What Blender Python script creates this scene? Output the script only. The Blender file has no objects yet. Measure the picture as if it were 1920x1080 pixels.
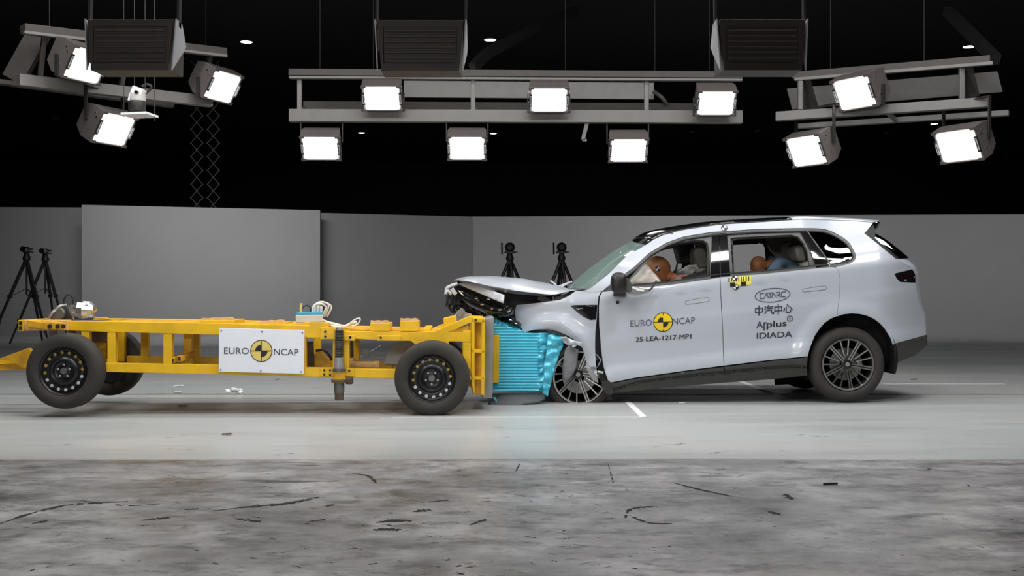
import bpy, bmesh, math, random
from mathutils import Vector, Matrix, geometry, noise
R = math.radians
random.seed(7)
scene = bpy.context.scene
C = scene.collection

# ------------------------------------------------------------------ camera, world, lights, exposure
F = 2100.0; CX = 960.0; HY = 548.0; CAMZ = 1.10
cam = bpy.data.cameras.new('camera'); cam.sensor_width = 36.0; cam.lens = 36.0 * F / 1920.0
cam.shift_y = (HY - 540.0) / 1920.0; cam.clip_end = 200
camo = bpy.data.objects.new('camera', cam); C.objects.link(camo)
camo.location = (0, 0, CAMZ); camo.rotation_euler = (R(90), 0, 0)
scene.camera = camo
scene.view_settings.view_transform = 'Standard'; scene.view_settings.look = 'None'
scene.view_settings.gamma = 1.0; scene.view_settings.use_curve_mapping = False
scene.view_settings.exposure = 0.0
w = bpy.data.worlds.new('world'); scene.world = w; w.use_nodes = True
w.node_tree.nodes['Background'].inputs[0].default_value = (0.8, 0.9, 1.0, 1)
w.node_tree.nodes['Background'].inputs[1].default_value = 0.006

def area(name, loc, target, sx, sy, power, col=(1, 0.98, 0.96), spread=180):
    l = bpy.data.lights.new(name, 'AREA'); l.shape = 'RECTANGLE'; l.size = sx; l.size_y = sy
    l.energy = power; l.color = col; l.spread = R(spread)
    o = bpy.data.objects.new(name, l); C.objects.link(o); o.location = loc
    d = Vector(target) - Vector(loc)
    o.rotation_euler = d.to_track_quat('-Z', 'Y').to_euler()
    return o
# the hall's overhead lamp banks above and in front of the crash spot (out of frame); the fills after them are added
for i, x in enumerate((-5.2, -1.7, 1.9, 5.4)):
    area('overhead_bank', (x, 7.6, 6.2), (x * 0.8, 11.3, 0.9), 1.9, 0.55, 115, (0.98, 0.99, 1.0))
for i, x in enumerate((-5.0, 0.0, 5.0)):
    area('ceiling_fill', (x, 11.5, 7.1), (x, 11.5, 0), 2.6, 0.7, 148, (1, 0.99, 0.97))  # added unseen lights under the ceiling, put in for overall brightness
area('background_fill', (-7, 20.0, 7.2), (-7, 28.2, 1.9), 5.0, 0.8, 125, spread=75)  # background lights are unseen additions that brighten the partition walls
area('background_fill', (5, 20.0, 7.2), (5, 29.5, 1.9), 5.0, 0.8, 120, spread=75)
area('background_fill', (14, 20.0, 7.2), (14, 29.5, 1.9), 3.0, 0.8, 70, spread=75)
area('front_fill', (-3.4, 9.4, 6.6), (-3.0, 6.4, 0), 2.6, 0.6, 115)  # front lights are added out of view to lift the dark floor lane
area('front_fill', (4.2, 9.4, 6.6), (4.0, 6.4, 0), 2.6, 0.6, 115)

area('camera_side_fill', (-2.3, 0.4, 2.5), (1.0, 11.5, 1.0), 3.0, 0.6, 120)  # added fill near the camera to brighten the cabin, no lamp known there

# ------------------------------------------------------------------ helpers
def W(px, py, D):
    return Vector(((px - CX) * D / F, D, CAMZ - (py - HY) * D / F))

MATS = {}
def mat(name, col, rough=0.5, metal=0.0, coat=0.0, var=0.0, scale=8.0, bump=0.0, emit=0.0, stretch=None, spec=0.5):
    m = bpy.data.materials.new(name); m.use_nodes = True; MATS[name] = m
    nt = m.node_tree; b = nt.nodes['Principled BSDF']
    c4 = tuple(col) + (1.0,)
    b.inputs['Base Color'].default_value = c4
    b.inputs['Roughness'].default_value = rough; b.inputs['Metallic'].default_value = metal
    b.inputs['Coat Weight'].default_value = coat; b.inputs['Coat Roughness'].default_value = 0.04
    b.inputs['Specular IOR Level'].default_value = spec
    if emit:
        b.inputs['Emission Color'].default_value = c4; b.inputs['Emission Strength'].default_value = emit
    if var or bump:
        tc = nt.nodes.new('ShaderNodeTexCoord'); mp = nt.nodes.new('ShaderNodeMapping')
        if stretch: mp.inputs['Scale'].default_value = stretch
        n = nt.nodes.new('ShaderNodeTexNoise'); n.inputs['Scale'].default_value = scale; n.inputs['Detail'].default_value = 5
        nt.links.new(tc.outputs['Object'], mp.inputs[0]); nt.links.new(mp.outputs[0], n.inputs['Vector'])
        if var:
            r = nt.nodes.new('ShaderNodeValToRGB')
            r.color_ramp.elements[0].position = 0.3; r.color_ramp.elements[1].position = 0.7
            r.color_ramp.elements[0].color = tuple(max(0, x * (1 - var)) for x in col) + (1,)
            r.color_ramp.elements[1].color = tuple(min(1, x * (1 + var)) for x in col) + (1,)
            nt.links.new(n.outputs['Fac'], r.inputs[0]); nt.links.new(r.outputs[0], b.inputs['Base Color'])
        if bump:
            bp = nt.nodes.new('ShaderNodeBump'); bp.inputs['Strength'].default_value = bump; bp.inputs['Distance'].default_value = 0.01
            nt.links.new(n.outputs['Fac'], bp.inputs['Height']); nt.links.new(bp.outputs[0], b.inputs['Normal'])
    return m

def glass(name, tint, refl=0.12, top=0.9, haze=None):
    m = bpy.data.materials.new(name); m.use_nodes = True; MATS[name] = m
    nt = m.node_tree; nt.nodes.clear()
    out = nt.nodes.new('ShaderNodeOutputMaterial'); mix = nt.nodes.new('ShaderNodeMixShader')
    t = nt.nodes.new('ShaderNodeBsdfTransparent'); t.inputs[0].default_value = tuple(tint) + (1,)
    g = nt.nodes.new('ShaderNodeBsdfGlossy'); g.inputs['Roughness'].default_value = 0.03
    lw = nt.nodes.new('ShaderNodeLayerWeight'); lw.inputs[0].default_value = 0.25
    mr = nt.nodes.new('ShaderNodeMapRange'); mr.inputs[3].default_value = refl; mr.inputs[4].default_value = top
    nt.links.new(lw.outputs['Fresnel'], mr.inputs[0]); nt.links.new(mr.outputs[0], mix.inputs[0])
    if haze:       # crazed laminated glass: a little scatter in the sheet
        d = nt.nodes.new('ShaderNodeBsdfDiffuse'); d.inputs[0].default_value = tuple(haze) + (1,)
        m2 = nt.nodes.new('ShaderNodeMixShader'); m2.inputs[0].default_value = 0.30
        nt.links.new(t.outputs[0], m2.inputs[1]); nt.links.new(d.outputs[0], m2.inputs[2]); t = m2
    nt.links.new(t.outputs[0], mix.inputs[1]); nt.links.new(g.outputs[0], mix.inputs[2]); nt.links.new(mix.outputs[0], out.inputs[0])
    return m

mat('paint', (0.475, 0.503, 0.555), 0.36, 0.0, 0.6, 0.02, 3).node_tree.nodes['Principled BSDF'].inputs['Coat Roughness'].default_value = 0.13
mat('black_gloss', (0.008, 0.008, 0.009), 0.08, 0, 0.6)
mat('black_plastic', (0.022, 0.021, 0.019), 0.5, var=0.2, scale=30)
mat('cladding', (0.050, 0.049, 0.045), 0.48, var=0.1, scale=20)
mat('dark_inner', (0.008, 0.008, 0.008), 0.8, var=0.2)
mat('seam_dark', (0.01, 0.01, 0.012), 0.7, var=0.1)
mat('trim_grey', (0.085, 0.083, 0.08), 0.5, var=0.05)
mat('chrome', (0.75, 0.75, 0.76), 0.15, 1.0, var=0.03)
mat('alloy', (0.50, 0.49, 0.47), 0.32, 1.0, var=0.04)
mat('alloy_dark', (0.02, 0.02, 0.022), 0.3, 0.4, var=0.1)
mat('tyre', (0.034, 0.031, 0.028), 0.75, var=0.15, scale=14, bump=0.15)
mat('trolley_tyre', (0.032, 0.028, 0.024), 0.8, var=0.15, scale=14, bump=0.15)
mat('brake', (0.32, 0.31, 0.3), 0.4, 0.9, var=0.15)
mat('beige_trim', (0.46, 0.43, 0.38), 0.75, var=0.05, scale=40)
mat('seat_leather', (0.085, 0.076, 0.062), 0.5, var=0.12, scale=40)
mat('seat_pale', (0.30, 0.29, 0.26), 0.6, var=0.08, scale=40)
mat('airbag', (0.78, 0.68, 0.62), 0.8, var=0.05, scale=9, bump=0.2)
mat('dummy_skin', (0.48, 0.20, 0.085), 0.45, var=0.1, scale=10)
mat('shirt_grey', (0.16, 0.165, 0.15), 0.85, var=0.35, scale=10, bump=0.3)
mat('shirt_red', (0.36, 0.07, 0.05), 0.85, var=0.2, scale=10)
mat('shirt_blue', (0.075, 0.115, 0.17), 0.85, var=0.2, scale=10)
mat('white', (0.80, 0.81, 0.83), 0.5, var=0.02)
mat('sticker_black', (0.01, 0.01, 0.012), 0.5, var=0.05)
mat('ink', (0.035, 0.042, 0.06), 0.5, var=0.05)
mat('ink_soft', (0.075, 0.085, 0.11), 0.5, var=0.05)
mat('emblem_yellow', (0.86, 0.60, 0.01), 0.45, var=0.03)
mat('emblem_pale', (0.74, 0.56, 0.14), 0.5, var=0.03)
mat('tape_yellow', (0.86, 0.75, 0.12), 0.5, var=0.03)
mat('yellow', (0.76, 0.445, 0.006), 0.4, var=0.12, scale=6, bump=0.05)
mat('yellow_dirty', (0.66, 0.35, 0.012), 0.5, var=0.25, scale=9, bump=0.1)
mat('wood', (0.70, 0.44, 0.19), 0.7, var=0.2, scale=16, stretch=(1, 5, 5), bump=0.15)
mat('tan_paint', (0.70, 0.42, 0.13), 0.5, var=0.15, scale=9)
mat('dirty_brass', (0.33, 0.22, 0.05), 0.5, 0.2, var=0.3, scale=30)
mat('liner_plastic', (0.19, 0.19, 0.20), 0.3, var=0.3, scale=8)
mat('steel', (0.36, 0.355, 0.36), 0.4, 0.55, var=0.08)
mat('steel_dark', (0.17, 0.16, 0.15), 0.45, 0.7, var=0.2, scale=12)
mat('rust', (0.10, 0.065, 0.045), 0.7, 0.2, var=0.3, scale=14)
mat('blue_foil', (0.085, 0.53, 0.70), 0.30, 0.15, 0.2, 0.06, 12)
mat('panel_white', (0.78, 0.80, 0.86), 0.45, var=0.015)
mat('fender_grey', (0.50, 0.52, 0.54), 0.4, var=0.04)
mat('mirror_black', (0.012, 0.011, 0.010), 0.4, var=0.2)
mat('louvre', (0.058, 0.045, 0.038), 0.5, 0.1, var=0.1)
mat('under_sheet', (0.035, 0.042, 0.046), 0.45, 0.0, var=0.1)
mat('foil', (0.62, 0.61, 0.60), 0.38, 1.0, var=0.1, scale=10, bump=1.0)
mat('box_blue', (0.04, 0.33, 0.50), 0.4, var=0.05)
mat('box_grey', (0.55, 0.54, 0.52), 0.5, var=0.04)
mat('cable_white', (0.72, 0.68, 0.60), 0.5, var=0.04)
mat('cable_black', (0.012, 0.012, 0.012), 0.5, var=0.1)
mat('lamp_housing', (0.115, 0.10, 0.096), 0.45, 0.2, var=0.06)
mat('edge_steel', (0.25, 0.25, 0.25), 0.14, 1.0, var=0.1)
mat('lamp_back', (0.034, 0.027, 0.023), 0.5, 0.2, var=0.1)
mat('lamp_plate', (0.40, 0.40, 0.42), 0.5, 0.2, var=0.1)
mat('rig_grey', (0.18, 0.174, 0.166), 0.5, 0.2, var=0.05)
mat('rig_dark', (0.060, 0.053, 0.049), 0.55, 0.2, var=0.06)
mat('rail_black', (0.012, 0.011, 0.011), 0.6, var=0.1)
mat('wire', (0.035, 0.033, 0.03), 0.6, 0.2, var=0.05)
mat('lattice', (0.06, 0.055, 0.05), 0.6, 0.2, var=0.1)
mat('tripod_black', (0.012, 0.013, 0.013), 0.45, var=0.2)
mat('line_white', (0.75, 0.75, 0.74), 0.5, var=0.1, scale=12)
mat('scuff_black', (0.032, 0.030, 0.028), 0.8, spec=0.1, var=0.5, scale=30)
mat('scuff_grey', (0.13, 0.125, 0.115), 0.5, var=0.3, scale=30)
mat('groove', (0.012, 0.012, 0.012), 0.7, var=0.2)
mat('lamp_light', (1.0, 0.99, 0.97), 0.5, emit=7.0)
mat('key_light', (1.0, 0.99, 0.97), 0.5, emit=38.0)
mat('down_light', (1.0, 0.97, 0.93), 0.5, emit=9.0)
mat('wall_grey', (0.27, 0.275, 0.285), 0.7, var=0.02, scale=1.5)
mat('wall_grey_deep', (0.205, 0.203, 0.21), 0.7, var=0.02, scale=1.5)
mat('hall_black', (0.003, 0.003, 0.003), 0.9, var=0.1)
mat('red_lens', (0.03, 0.004, 0.004), 0.1, 0, 0.6, var=0.1)
glass('windscreen_glass', (0.80, 0.92, 0.88), 0.05, 0.35, haze=(0.50, 0.68, 0.62))
glass('dark_glass', (0.10, 0.11, 0.11), 0.10)

def rootloc(o):
    v = Vector((0, 0, 0))
    while o is not None:
        v += Vector(o.location); o = o.parent
    return v

def mk(name, bm, mats, parent=None, smooth=False, local=False, bevel=0.0, solid=0.0, flip=None, kind=None, angle=None, sub=0):
    if parent is not None and not local:
        off = rootloc(parent)
        bmesh.ops.translate(bm, verts=bm.verts, vec=-off)
    me = bpy.data.meshes.new(name)
    if flip is not None:
        bm.normal_update()
        s = sum((f.normal.dot(Vector(flip)) * f.calc_area() for f in bm.faces))
        if s < 0: bmesh.ops.reverse_faces(bm, faces=bm.faces)
    bm.normal_update()
    bm.to_mesh(me); bm.free()
    for m in (mats if isinstance(mats, (list, tuple)) else [mats]):
        me.materials.append(MATS[m])
    o = bpy.data.objects.new(name, me); C.objects.link(o)
    if parent is not None: o.parent = parent
    if smooth:
        me.polygons.foreach_set('use_smooth', [True] * len(me.polygons))
        if angle:
            me.set_sharp_from_angle(angle=R(angle))
    if solid:
        md = o.modifiers.new('solid', 'SOLIDIFY'); md.thickness = solid; md.offset = -1
    if bevel:
        md = o.modifiers.new('bevel', 'BEVEL'); md.width = bevel; md.segments = 2; md.limit_method = 'ANGLE'; md.angle_limit = R(40)
    if sub:
        md = o.modifiers.new('sub', 'SUBSURF'); md.levels = sub; md.render_levels = sub
    if kind: o['kind'] = kind
    return o

def empty(name, loc, label=None, cat=None, group=None, rot=(0, 0, 0)):
    o = bpy.data.objects.new(name, None); C.objects.link(o)
    o.location = loc; o.rotation_euler = rot; o.empty_display_size = 0.2
    tag(o, label, cat, group); return o
def tag(o, label=None, cat=None, group=None, kind=None):
    if label: o['label'] = label
    if cat: o['category'] = cat
    if group: o['group'] = group
    if kind: o['kind'] = kind
    return o

def BM(): return bmesh.new()
def poly(bm, pts, mi=0):
    f = bm.faces.new([bm.verts.new(p) for p in pts]); f.material_index = mi; return f
def hexa(bm, a, b, mi=0):
    """a, b: two matching loops of points"""
    va = [bm.verts.new(p) for p in a]; vb = [bm.verts.new(p) for p in b]; n = len(va)
    fs = [bm.faces.new(va), bm.faces.new(vb[::-1])]
    for i in range(n):
        fs.append(bm.faces.new((va[i], vb[i], vb[(i + 1) % n], va[(i + 1) % n])))
    bmesh.ops.recalc_face_normals(bm, faces=fs)
    for f in fs: f.material_index = mi
    return fs
def box(bm, lo, hi, mi=0):
    x0, y0, z0 = lo; x1, y1, z1 = hi
    return hexa(bm, [(x0, y0, z0), (x1, y0, z0), (x1, y0, z1), (x0, y0, z1)],
                [(x0, y1, z0), (x1, y1, z0), (x1, y1, z1), (x0, y1, z1)], mi)
def beam(bm, p, q, wd, ht, mi=0, up=(0, 0, 1)):
    p = Vector(p); q = Vector(q); d = (q - p).normalized(); u = Vector(up)
    s = d.cross(u)
    if s.length < 1e-4: s = d.cross(Vector((0, 1, 0)))
    s.normalize(); u = s.cross(d).normalized()
    o = [(-wd / 2, -ht / 2), (wd / 2, -ht / 2), (wd / 2, ht / 2), (-wd / 2, ht / 2)]
    return hexa(bm, [p + s * a + u * b for a, b in o], [q + s * a + u * b for a, b in o], mi)
def tube(bm, pts, r, n=8, mi=0, cap=True):
    pts = [Vector(p) for p in pts]; rings = []
    prev = None
    for i, p in enumerate(pts):
        d = (pts[min(i + 1, len(pts) - 1)] - pts[max(i - 1, 0)]).normalized()
        if prev is None:
            a = d.cross(Vector((0, 0, 1)))
            if a.length < 0.1: a = d.cross(Vector((1, 0, 0)))
        else:
            a = prev - d * prev.dot(d)
        a.normalize(); prev = a; b = d.cross(a)
        rr = r[i] if isinstance(r, (list, tuple)) else r
        rings.append([bm.verts.new(p + a * (rr * math.cos(2 * math.pi * k / n)) + b * (rr * math.sin(2 * math.pi * k / n))) for k in range(n)])
    for i in range(len(rings) - 1):
        for k in range(n):
            f = bm.faces.new((rings[i][k], rings[i][(k + 1) % n], rings[i + 1][(k + 1) % n], rings[i + 1][k])); f.material_index = mi
    if cap:
        f = bm.faces.new(rings[0][::-1]); f.material_index = mi
        f = bm.faces.new(rings[-1]); f.material_index = mi
def lathe(bm, prof, c, n=48, mi=0, axis='Y', closed=False, fn=None, cap=True):
    """prof: (radius, offset along axis)"""
    c = Vector(c); rings = []
    for (r, h) in prof:
        ring = []
        for k in range(n):
            a = 2 * math.pi * k / n; ca, sa = math.cos(a) * r, math.sin(a) * r
            v = Vector((ca, h, sa)) if axis == 'Y' else (Vector((ca, sa, h)) if axis == 'Z' else Vector((h, ca, sa)))
            if fn: v = fn(v)
            ring.append(bm.verts.new(c + v))
        rings.append(ring)
    m = len(rings)
    fs = []
    for i in range(m if closed else m - 1):
        for k in range(n):
            f = bm.faces.new((rings[i][k], rings[i][(k + 1) % n], rings[(i + 1) % m][(k + 1) % n], rings[(i + 1) % m][k])); f.material_index = mi; fs.append(f)
    if not closed and cap:
        for ring in (rings[0], rings[-1]):
            f = bm.faces.new(ring); f.material_index = mi; fs.append(f)
    bmesh.ops.recalc_face_normals(bm, faces=fs)
def cr(pts, n=5, closed=False):
    """Catmull-Rom through the points"""
    P = [Vector(p) for p in pts]; out = []; m = len(P)
    for i in range(m if closed else m - 1):
        if closed: a, b, c, d = P[(i - 1) % m], P[i], P[(i + 1) % m], P[(i + 2) % m]
        else: a, b, c, d = P[max(i - 1, 0)], P[i], P[i + 1], P[min(i + 2, m - 1)]
        for k in range(n):
            t = k / n
            out.append(0.5 * ((2 * b) + (c - a) * t + (2 * a - 5 * b + 4 * c - d) * t * t + (3 * b - a - 3 * c + d) * t ** 3))
    if not closed: out.append(P[-1])
    return out
def inside(p, pl):
    x, y = p[0], p[1]; r = False; j = len(pl) - 1
    for i in range(len(pl)):
        xi, yi = pl[i][0], pl[i][1]; xj, yj = pl[j][0], pl[j][1]
        if (yi > y) != (yj > y) and x < (xj - xi) * (y - yi) / (yj - yi) + xi: r = not r
        j = i
    return r
def dense(pl, step):
    out = []
    for i in range(len(pl)):
        a = Vector(pl[i]).to_2d(); b = Vector(pl[(i + 1) % len(pl)]).to_2d()
        k = max(1, int((b - a).length / step))
        for j in range(k): out.append(a.lerp(b, j / k))
    return out
def shrink(pl, d):
    n = len(pl); P = [Vector(p).to_2d() for p in pl]
    ar = sum(P[i].x * P[(i + 1) % n].y - P[(i + 1) % n].x * P[i].y for i in range(n))
    sg = 1 if ar > 0 else -1; out = []
    for i in range(n):
        t = (P[(i + 1) % n] - P[i - 1])
        if t.length < 1e-6: out.append(P[i]); continue
        t.normalize(); out.append(P[i] + Vector((-t.y, t.x)) * (d * sg))
    return out
def panel2d(outline, holes=(), step=8.0):
    """triangulated 2D polygon with inner grid points -> (verts, faces)"""
    loops = [dense(outline, step)] + [dense(h, step) for h in holes]
    V = []; E = []
    for lp in loops:
        b = len(V); V += lp
        E += [(b + i, b + (i + 1) % len(lp)) for i in range(len(lp))]
    xs = [v.x for v in loops[0]]; ys = [v.y for v in loops[0]]
    nx = int((max(xs) - min(xs)) / step) + 1; ny = int((max(ys) - min(ys)) / step) + 1
    for i in range(nx + 1):
        for j in range(ny + 1):
            p = Vector((min(xs) + (i + (0.5 if j % 2 else 0)) * step, min(ys) + j * step))
            if inside(p, loops[0]) and not any(inside(p, h) for h in loops[1:]):
                if min((p - q).length for lp in loops for q in lp) > step * 0.45: V.append(p)
    r = geometry.delaunay_2d_cdt(V, E, [], 0, 1e-4)
    ov, of = r[0], r[2]; fs = []
    for f in of:
        c = sum((ov[i] for i in f), Vector((0, 0))) / len(f)
        if inside(c, loops[0]) and not any(inside(c, h) for h in loops[1:]): fs.append(f)
    return ov, fs
def surf(bm, outline, fn, holes=(), step=8.0, mi=0):
    ov, fs = panel2d(outline, holes, step)
    used = {}
    for f in fs:
        vs = []
        for i in f:
            if i not in used: used[i] = bm.verts.new(fn(ov[i].x, ov[i].y))
            vs.append(used[i])
        try:
            ff = bm.faces.new(vs); ff.material_index = mi
        except ValueError: pass
def lerp_tab(tab, x):
    if x <= tab[0][0]: return tab[0][1]
    for (a, fa), (b, fb) in zip(tab, tab[1:]):
        if x <= b:
            t = (x - a) / (b - a); return fa + (fb - fa) * t
    return tab[-1][1]
def smooth_tab(tab, h):
    def f(x):
        return sum(lerp_tab(tab, x + h * k / 4) * (5 - abs(k)) for k in range(-4, 5)) / 25
    return f

# lettering ---------------------------------------------------------------
def text_mesh(bm, body, fn, size, bold=0.0, mi=0, width=None):
    """flat lettering, unit em -> fn(x, y); width squeezes the word to a given length"""
    c = bpy.data.curves.new('lettering', 'FONT'); c.body = body; c.size = 1.0; c.offset = bold; c.resolution_u = 3
    c.fill_mode = 'FRONT'
    o = bpy.data.objects.new('lettering', c); C.objects.link(o)
    dg = bpy.context.evaluated_depsgraph_get(); dg.update()
    me = bpy.data.meshes.new_from_object(o.evaluated_get(dg))
    xs = [v.co.x for v in me.vertices]; x0, x1 = min(xs), max(xs)
    sx = (width / (x1 - x0)) if width else size
    vs = [bm.verts.new(fn((v.co.x - x0) * sx, v.co.y * size)) for v in me.vertices]
    for p in me.polygons:
        try:
            f = bm.faces.new([vs[i] for i in p.vertices]); f.material_index = mi
        except ValueError: pass
    bpy.data.objects.remove(o); bpy.data.curves.remove(c); bpy.data.meshes.remove(me)
def stroke(bm, pts, wd, fn, mi=0):
    P = [Vector(p) for p in pts]
    for i in range(len(P) - 1):
        a, b = P[i], P[i + 1]; d = (b - a).normalized(); n = Vector((-d.y, d.x)) * wd / 2; e = d * wd * 0.35
        f = bm.faces.new([bm.verts.new(fn(q.x, q.y)) for q in (a - e - n, b + e - n, b + e + n, a - e + n)]); f.material_index = mi
def sector(bm, fn, cx, cy, r0, r1, a0, a1, mi, n=10):
    for k in range(n):
        t0 = R(a0 + (a1 - a0) * k / n); t1 = R(a0 + (a1 - a0) * (k + 1) / n)
        q = [(r0, t0), (r1, t0), (r1, t1), (r0, t1)]
        if r0 == 0: q = q[1:3] + [(0, t0)]
        f = bm.faces.new([bm.verts.new(fn(cx + r * math.cos(t), cy + r * math.sin(t))) for r, t in q]); f.material_index = mi
def emblem(bm, fn, cx, cy, r, fy, fk):
    """round crash-test target: black ring, yellow quarters, two dark inner quarters, cross lines. fn(x, y, layer)"""
    l0 = lambda x, y: fn(x, y, 0); l1 = lambda x, y: fn(x, y, 1); l2 = lambda x, y: fn(x, y, 2)
    sector(bm, l0, cx, cy, 0, r, 0, 360, fk, 40)
    sector(bm, l1, cx, cy, 0, r * 0.925, 0, 360, fy, 40)
    sector(bm, l2, cx, cy, 0, r * 0.56, 90, 180, fk, 10)
    sector(bm, l2, cx, cy, 0, r * 0.56, 270, 360, fk, 10)
    for s in (0, 1):
        q = [(-r * .95, -.035 * r), (r * .95, -.035 * r), (r * .95, .035 * r), (-r * .95, .035 * r)]
        if s: q = [(b, a) for a, b in q][::-1]
        f = bm.faces.new([bm.verts.new(l2(cx + a, cy + b)) for a, b in q]); f.material_index = fk
def small_target(bm, fn, cx, cy, r, fk, fw):
    l0 = lambda x, y: fn(x, y, 0); l1 = lambda x, y: fn(x, y, 1)
    sector(bm, l0, cx, cy, 0, r, 0, 360, fk, 24)
    sector(bm, l1, cx, cy, 0, r * 0.8, 0, 90, fw, 8); sector(bm, l1, cx, cy, 0, r * 0.8, 180, 270, fw, 8)

# ------------------------------------------------------------------ the setting
def floor_paint():
    m = bpy.data.materials.new('floor_paint'); m.use_nodes = True; MATS['floor_paint'] = m
    nt = m.node_tree; L = nt.links; b = nt.nodes['Principled BSDF']
    tc = nt.nodes.new('ShaderNodeTexCoord')
    def noise_(scale, st, det=5, rough=0.6):
        mp = nt.nodes.new('ShaderNodeMapping'); mp.inputs['Scale'].default_value = st
        n = nt.nodes.new('ShaderNodeTexNoise'); n.inputs['Scale'].default_value = scale; n.inputs['Detail'].default_value = det
        n.inputs['Roughness'].default_value = rough
        L.new(tc.outputs['Object'], mp.inputs[0]); L.new(mp.outputs[0], n.inputs['Vector']); return n.outputs['Fac']
    def ramp(src, stops):
        r = nt.nodes.new('ShaderNodeValToRGB'); e = r.color_ramp.elements
        e[0].position, e[1].position = stops[0][0], stops[-1][0]
        for p, c in stops[1:-1]: e.new(p)
        for el, (p, c) in zip(sorted(e, key=lambda q: q.position), stops): el.color = c if len(c) == 4 else tuple(c) + (1,)
        L.new(src, r.inputs[0]); return r.outputs[0]
    def mul(a, c, fac=1.0):
        x = nt.nodes.new('ShaderNodeMix'); x.data_type = 'RGBA'; x.blend_type = 'MULTIPLY'; x.inputs[0].default_value = fac
        L.new(a, x.inputs[6]); L.new(c, x.inputs[7]); return x.outputs[2]
    base = ramp(noise_(0.35, (0.6, 1, 1)), [(0.3, (0.36, 0.385, 0.39)), (0.7, (0.425, 0.42, 0.405))])
    smear = ramp(noise_(1.6, (0.35, 3.0, 1), 6), [(0.30, (0.72, 0.72, 0.72)), (0.46, (1, 1, 1))])
    fleck = ramp(noise_(5.0, (0.6, 2.4, 1), 3, 0.5), [(0.235, (0.25, 0.25, 0.25)), (0.265, (1, 1, 1))])
    L.new(mul(mul(base, smear, 0.55), fleck, 0.8), b.inputs['Base Color'])
    rr = ramp(noise_(0.9, (0.5, 2, 1)), [(0.3, (0.26,) * 3), (0.7, (0.40,) * 3)]); L.new(rr, b.inputs['Roughness'])
    b.inputs['Specular IOR Level'].default_value = 0.45
    # dark, scuffed run-up lane
    m = bpy.data.materials.new('floor_scuffed'); m.use_nodes = True; MATS['floor_scuffed'] = m
    nt = m.node_tree; L = nt.links; b = nt.nodes['Principled BSDF']; tc = nt.nodes.new('ShaderNodeTexCoord')
    base = ramp(noise_(1.3, (1, 1, 1), 8, 0.70), [(0.34, (0.115, 0.11, 0.11)), (0.52, (0.24, 0.234, 0.235)), (0.66, (0.41, 0.40, 0.403))])
    streak = ramp(noise_(3.2, (0.9, 1.5, 1), 10, 0.76), [(0.38, (0.22,) * 3), (0.50, (1,) * 3), (0.75, (1.0,) * 3)])
    crack = nt.nodes.new('ShaderNodeTexNoise'); mp = nt.nodes.new('ShaderNodeMapping'); mp.inputs['Scale'].default_value = (0.5, 1.7, 1)
    mp.inputs['Rotation'].default_value = (0, 0, R(-12)); L.new(tc.outputs['Object'], mp.inputs[0]); L.new(mp.outputs[0], crack.inputs['Vector'])
    crack.inputs['Scale'].default_value = 1.0; crack.inputs['Detail'].default_value = 9; crack.inputs['Roughness'].default_value = 0.72
    cr_ = ramp(crack.outputs['Fac'], [(0.485, (1,) * 3), (0.497, (0.22,) * 3), (0.503, (0.22,) * 3), (0.513, (1,) * 3)])
    msk = ramp(noise_(0.45, (1, 1, 1), 3), [(0.46, (1,) * 3), (0.60, (0,) * 3)])
    mx = nt.nodes.new('ShaderNodeMix'); mx.data_type = 'RGBA'; mx.blend_type = 'MIX'
    L.new(msk, mx.inputs[0]); L.new(cr_, mx.inputs[6]); mx.inputs[7].default_value = (1, 1, 1, 1)
    blot = ramp(noise_(1.5, (0.35, 1.8, 1), 4, 0.6), [(0.29, (0.10,) * 3), (0.325, (1,) * 3)])
    L.new(mul(mul(mul(base, streak, 0.8), mx.outputs[2], 0.9), blot, 0.9), b.inputs['Base Color'])
    L.new(ramp(noise_(1.4, (1, 1.4, 1), 8, 0.7), [(0.36, (0.24,) * 3), (0.62, (0.52,) * 3)]), b.inputs['Roughness'])
    bp = nt.nodes.new('ShaderNodeBump'); bp.inputs['Strength'].default_value = 0.12; bp.inputs['Distance'].default_value = 0.01
    L.new(noise_(3.0, (0.6, 2, 1), 7, 0.7), bp.inputs['Height']); L.new(bp.outputs[0], b.inputs['Normal'])
floor_paint()
EDGE = 7.36
bm = BM()
poly(bm, [(-26, EDGE, 0), (26, EDGE, 0), (26, 56, 0), (-26, 56, 0)], 0)
poly(bm, [(-26, -3, 0), (26, -3, 0), (26, EDGE, 0), (-26, EDGE, 0)], 1)
# rubber scuffs and chips on the floor: tapered smears lying in the floor's own mesh
rs_ = random.Random(11)
def gp(px, py):
    D = F * CAMZ / (py - HY); return Vector(((px - CX) * D / F, D, 0.0007))
def smear(pts, wd, mi, br=.15):
    P = cr([gp(*p) for p in pts], 7); n = len(P)
    for i in range(n - 1):
        if rs_.random() < br: continue
        d = (P[i + 1] - P[i]); 
        if d.length < 1e-5: continue
        nrm = Vector((-d.y, d.x, 0)).normalized()
        w0 = 1.7 * wd * (.25 + .75 * math.sin(math.pi * (i + .2) / n)) * rs_.uniform(.5, 1.2); w1 = w0 * rs_.uniform(.6, 1.1)
        q = [P[i] - nrm * w0, P[i + 1] - nrm * w1, P[i + 1] + nrm * w1 * rs_.uniform(.4, 1), P[i] + nrm * w0 * rs_.uniform(.4, 1)]
        poly(bm, [v + Vector((0, 0, rs_.uniform(0, .0003))) for v in q], mi)
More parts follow.
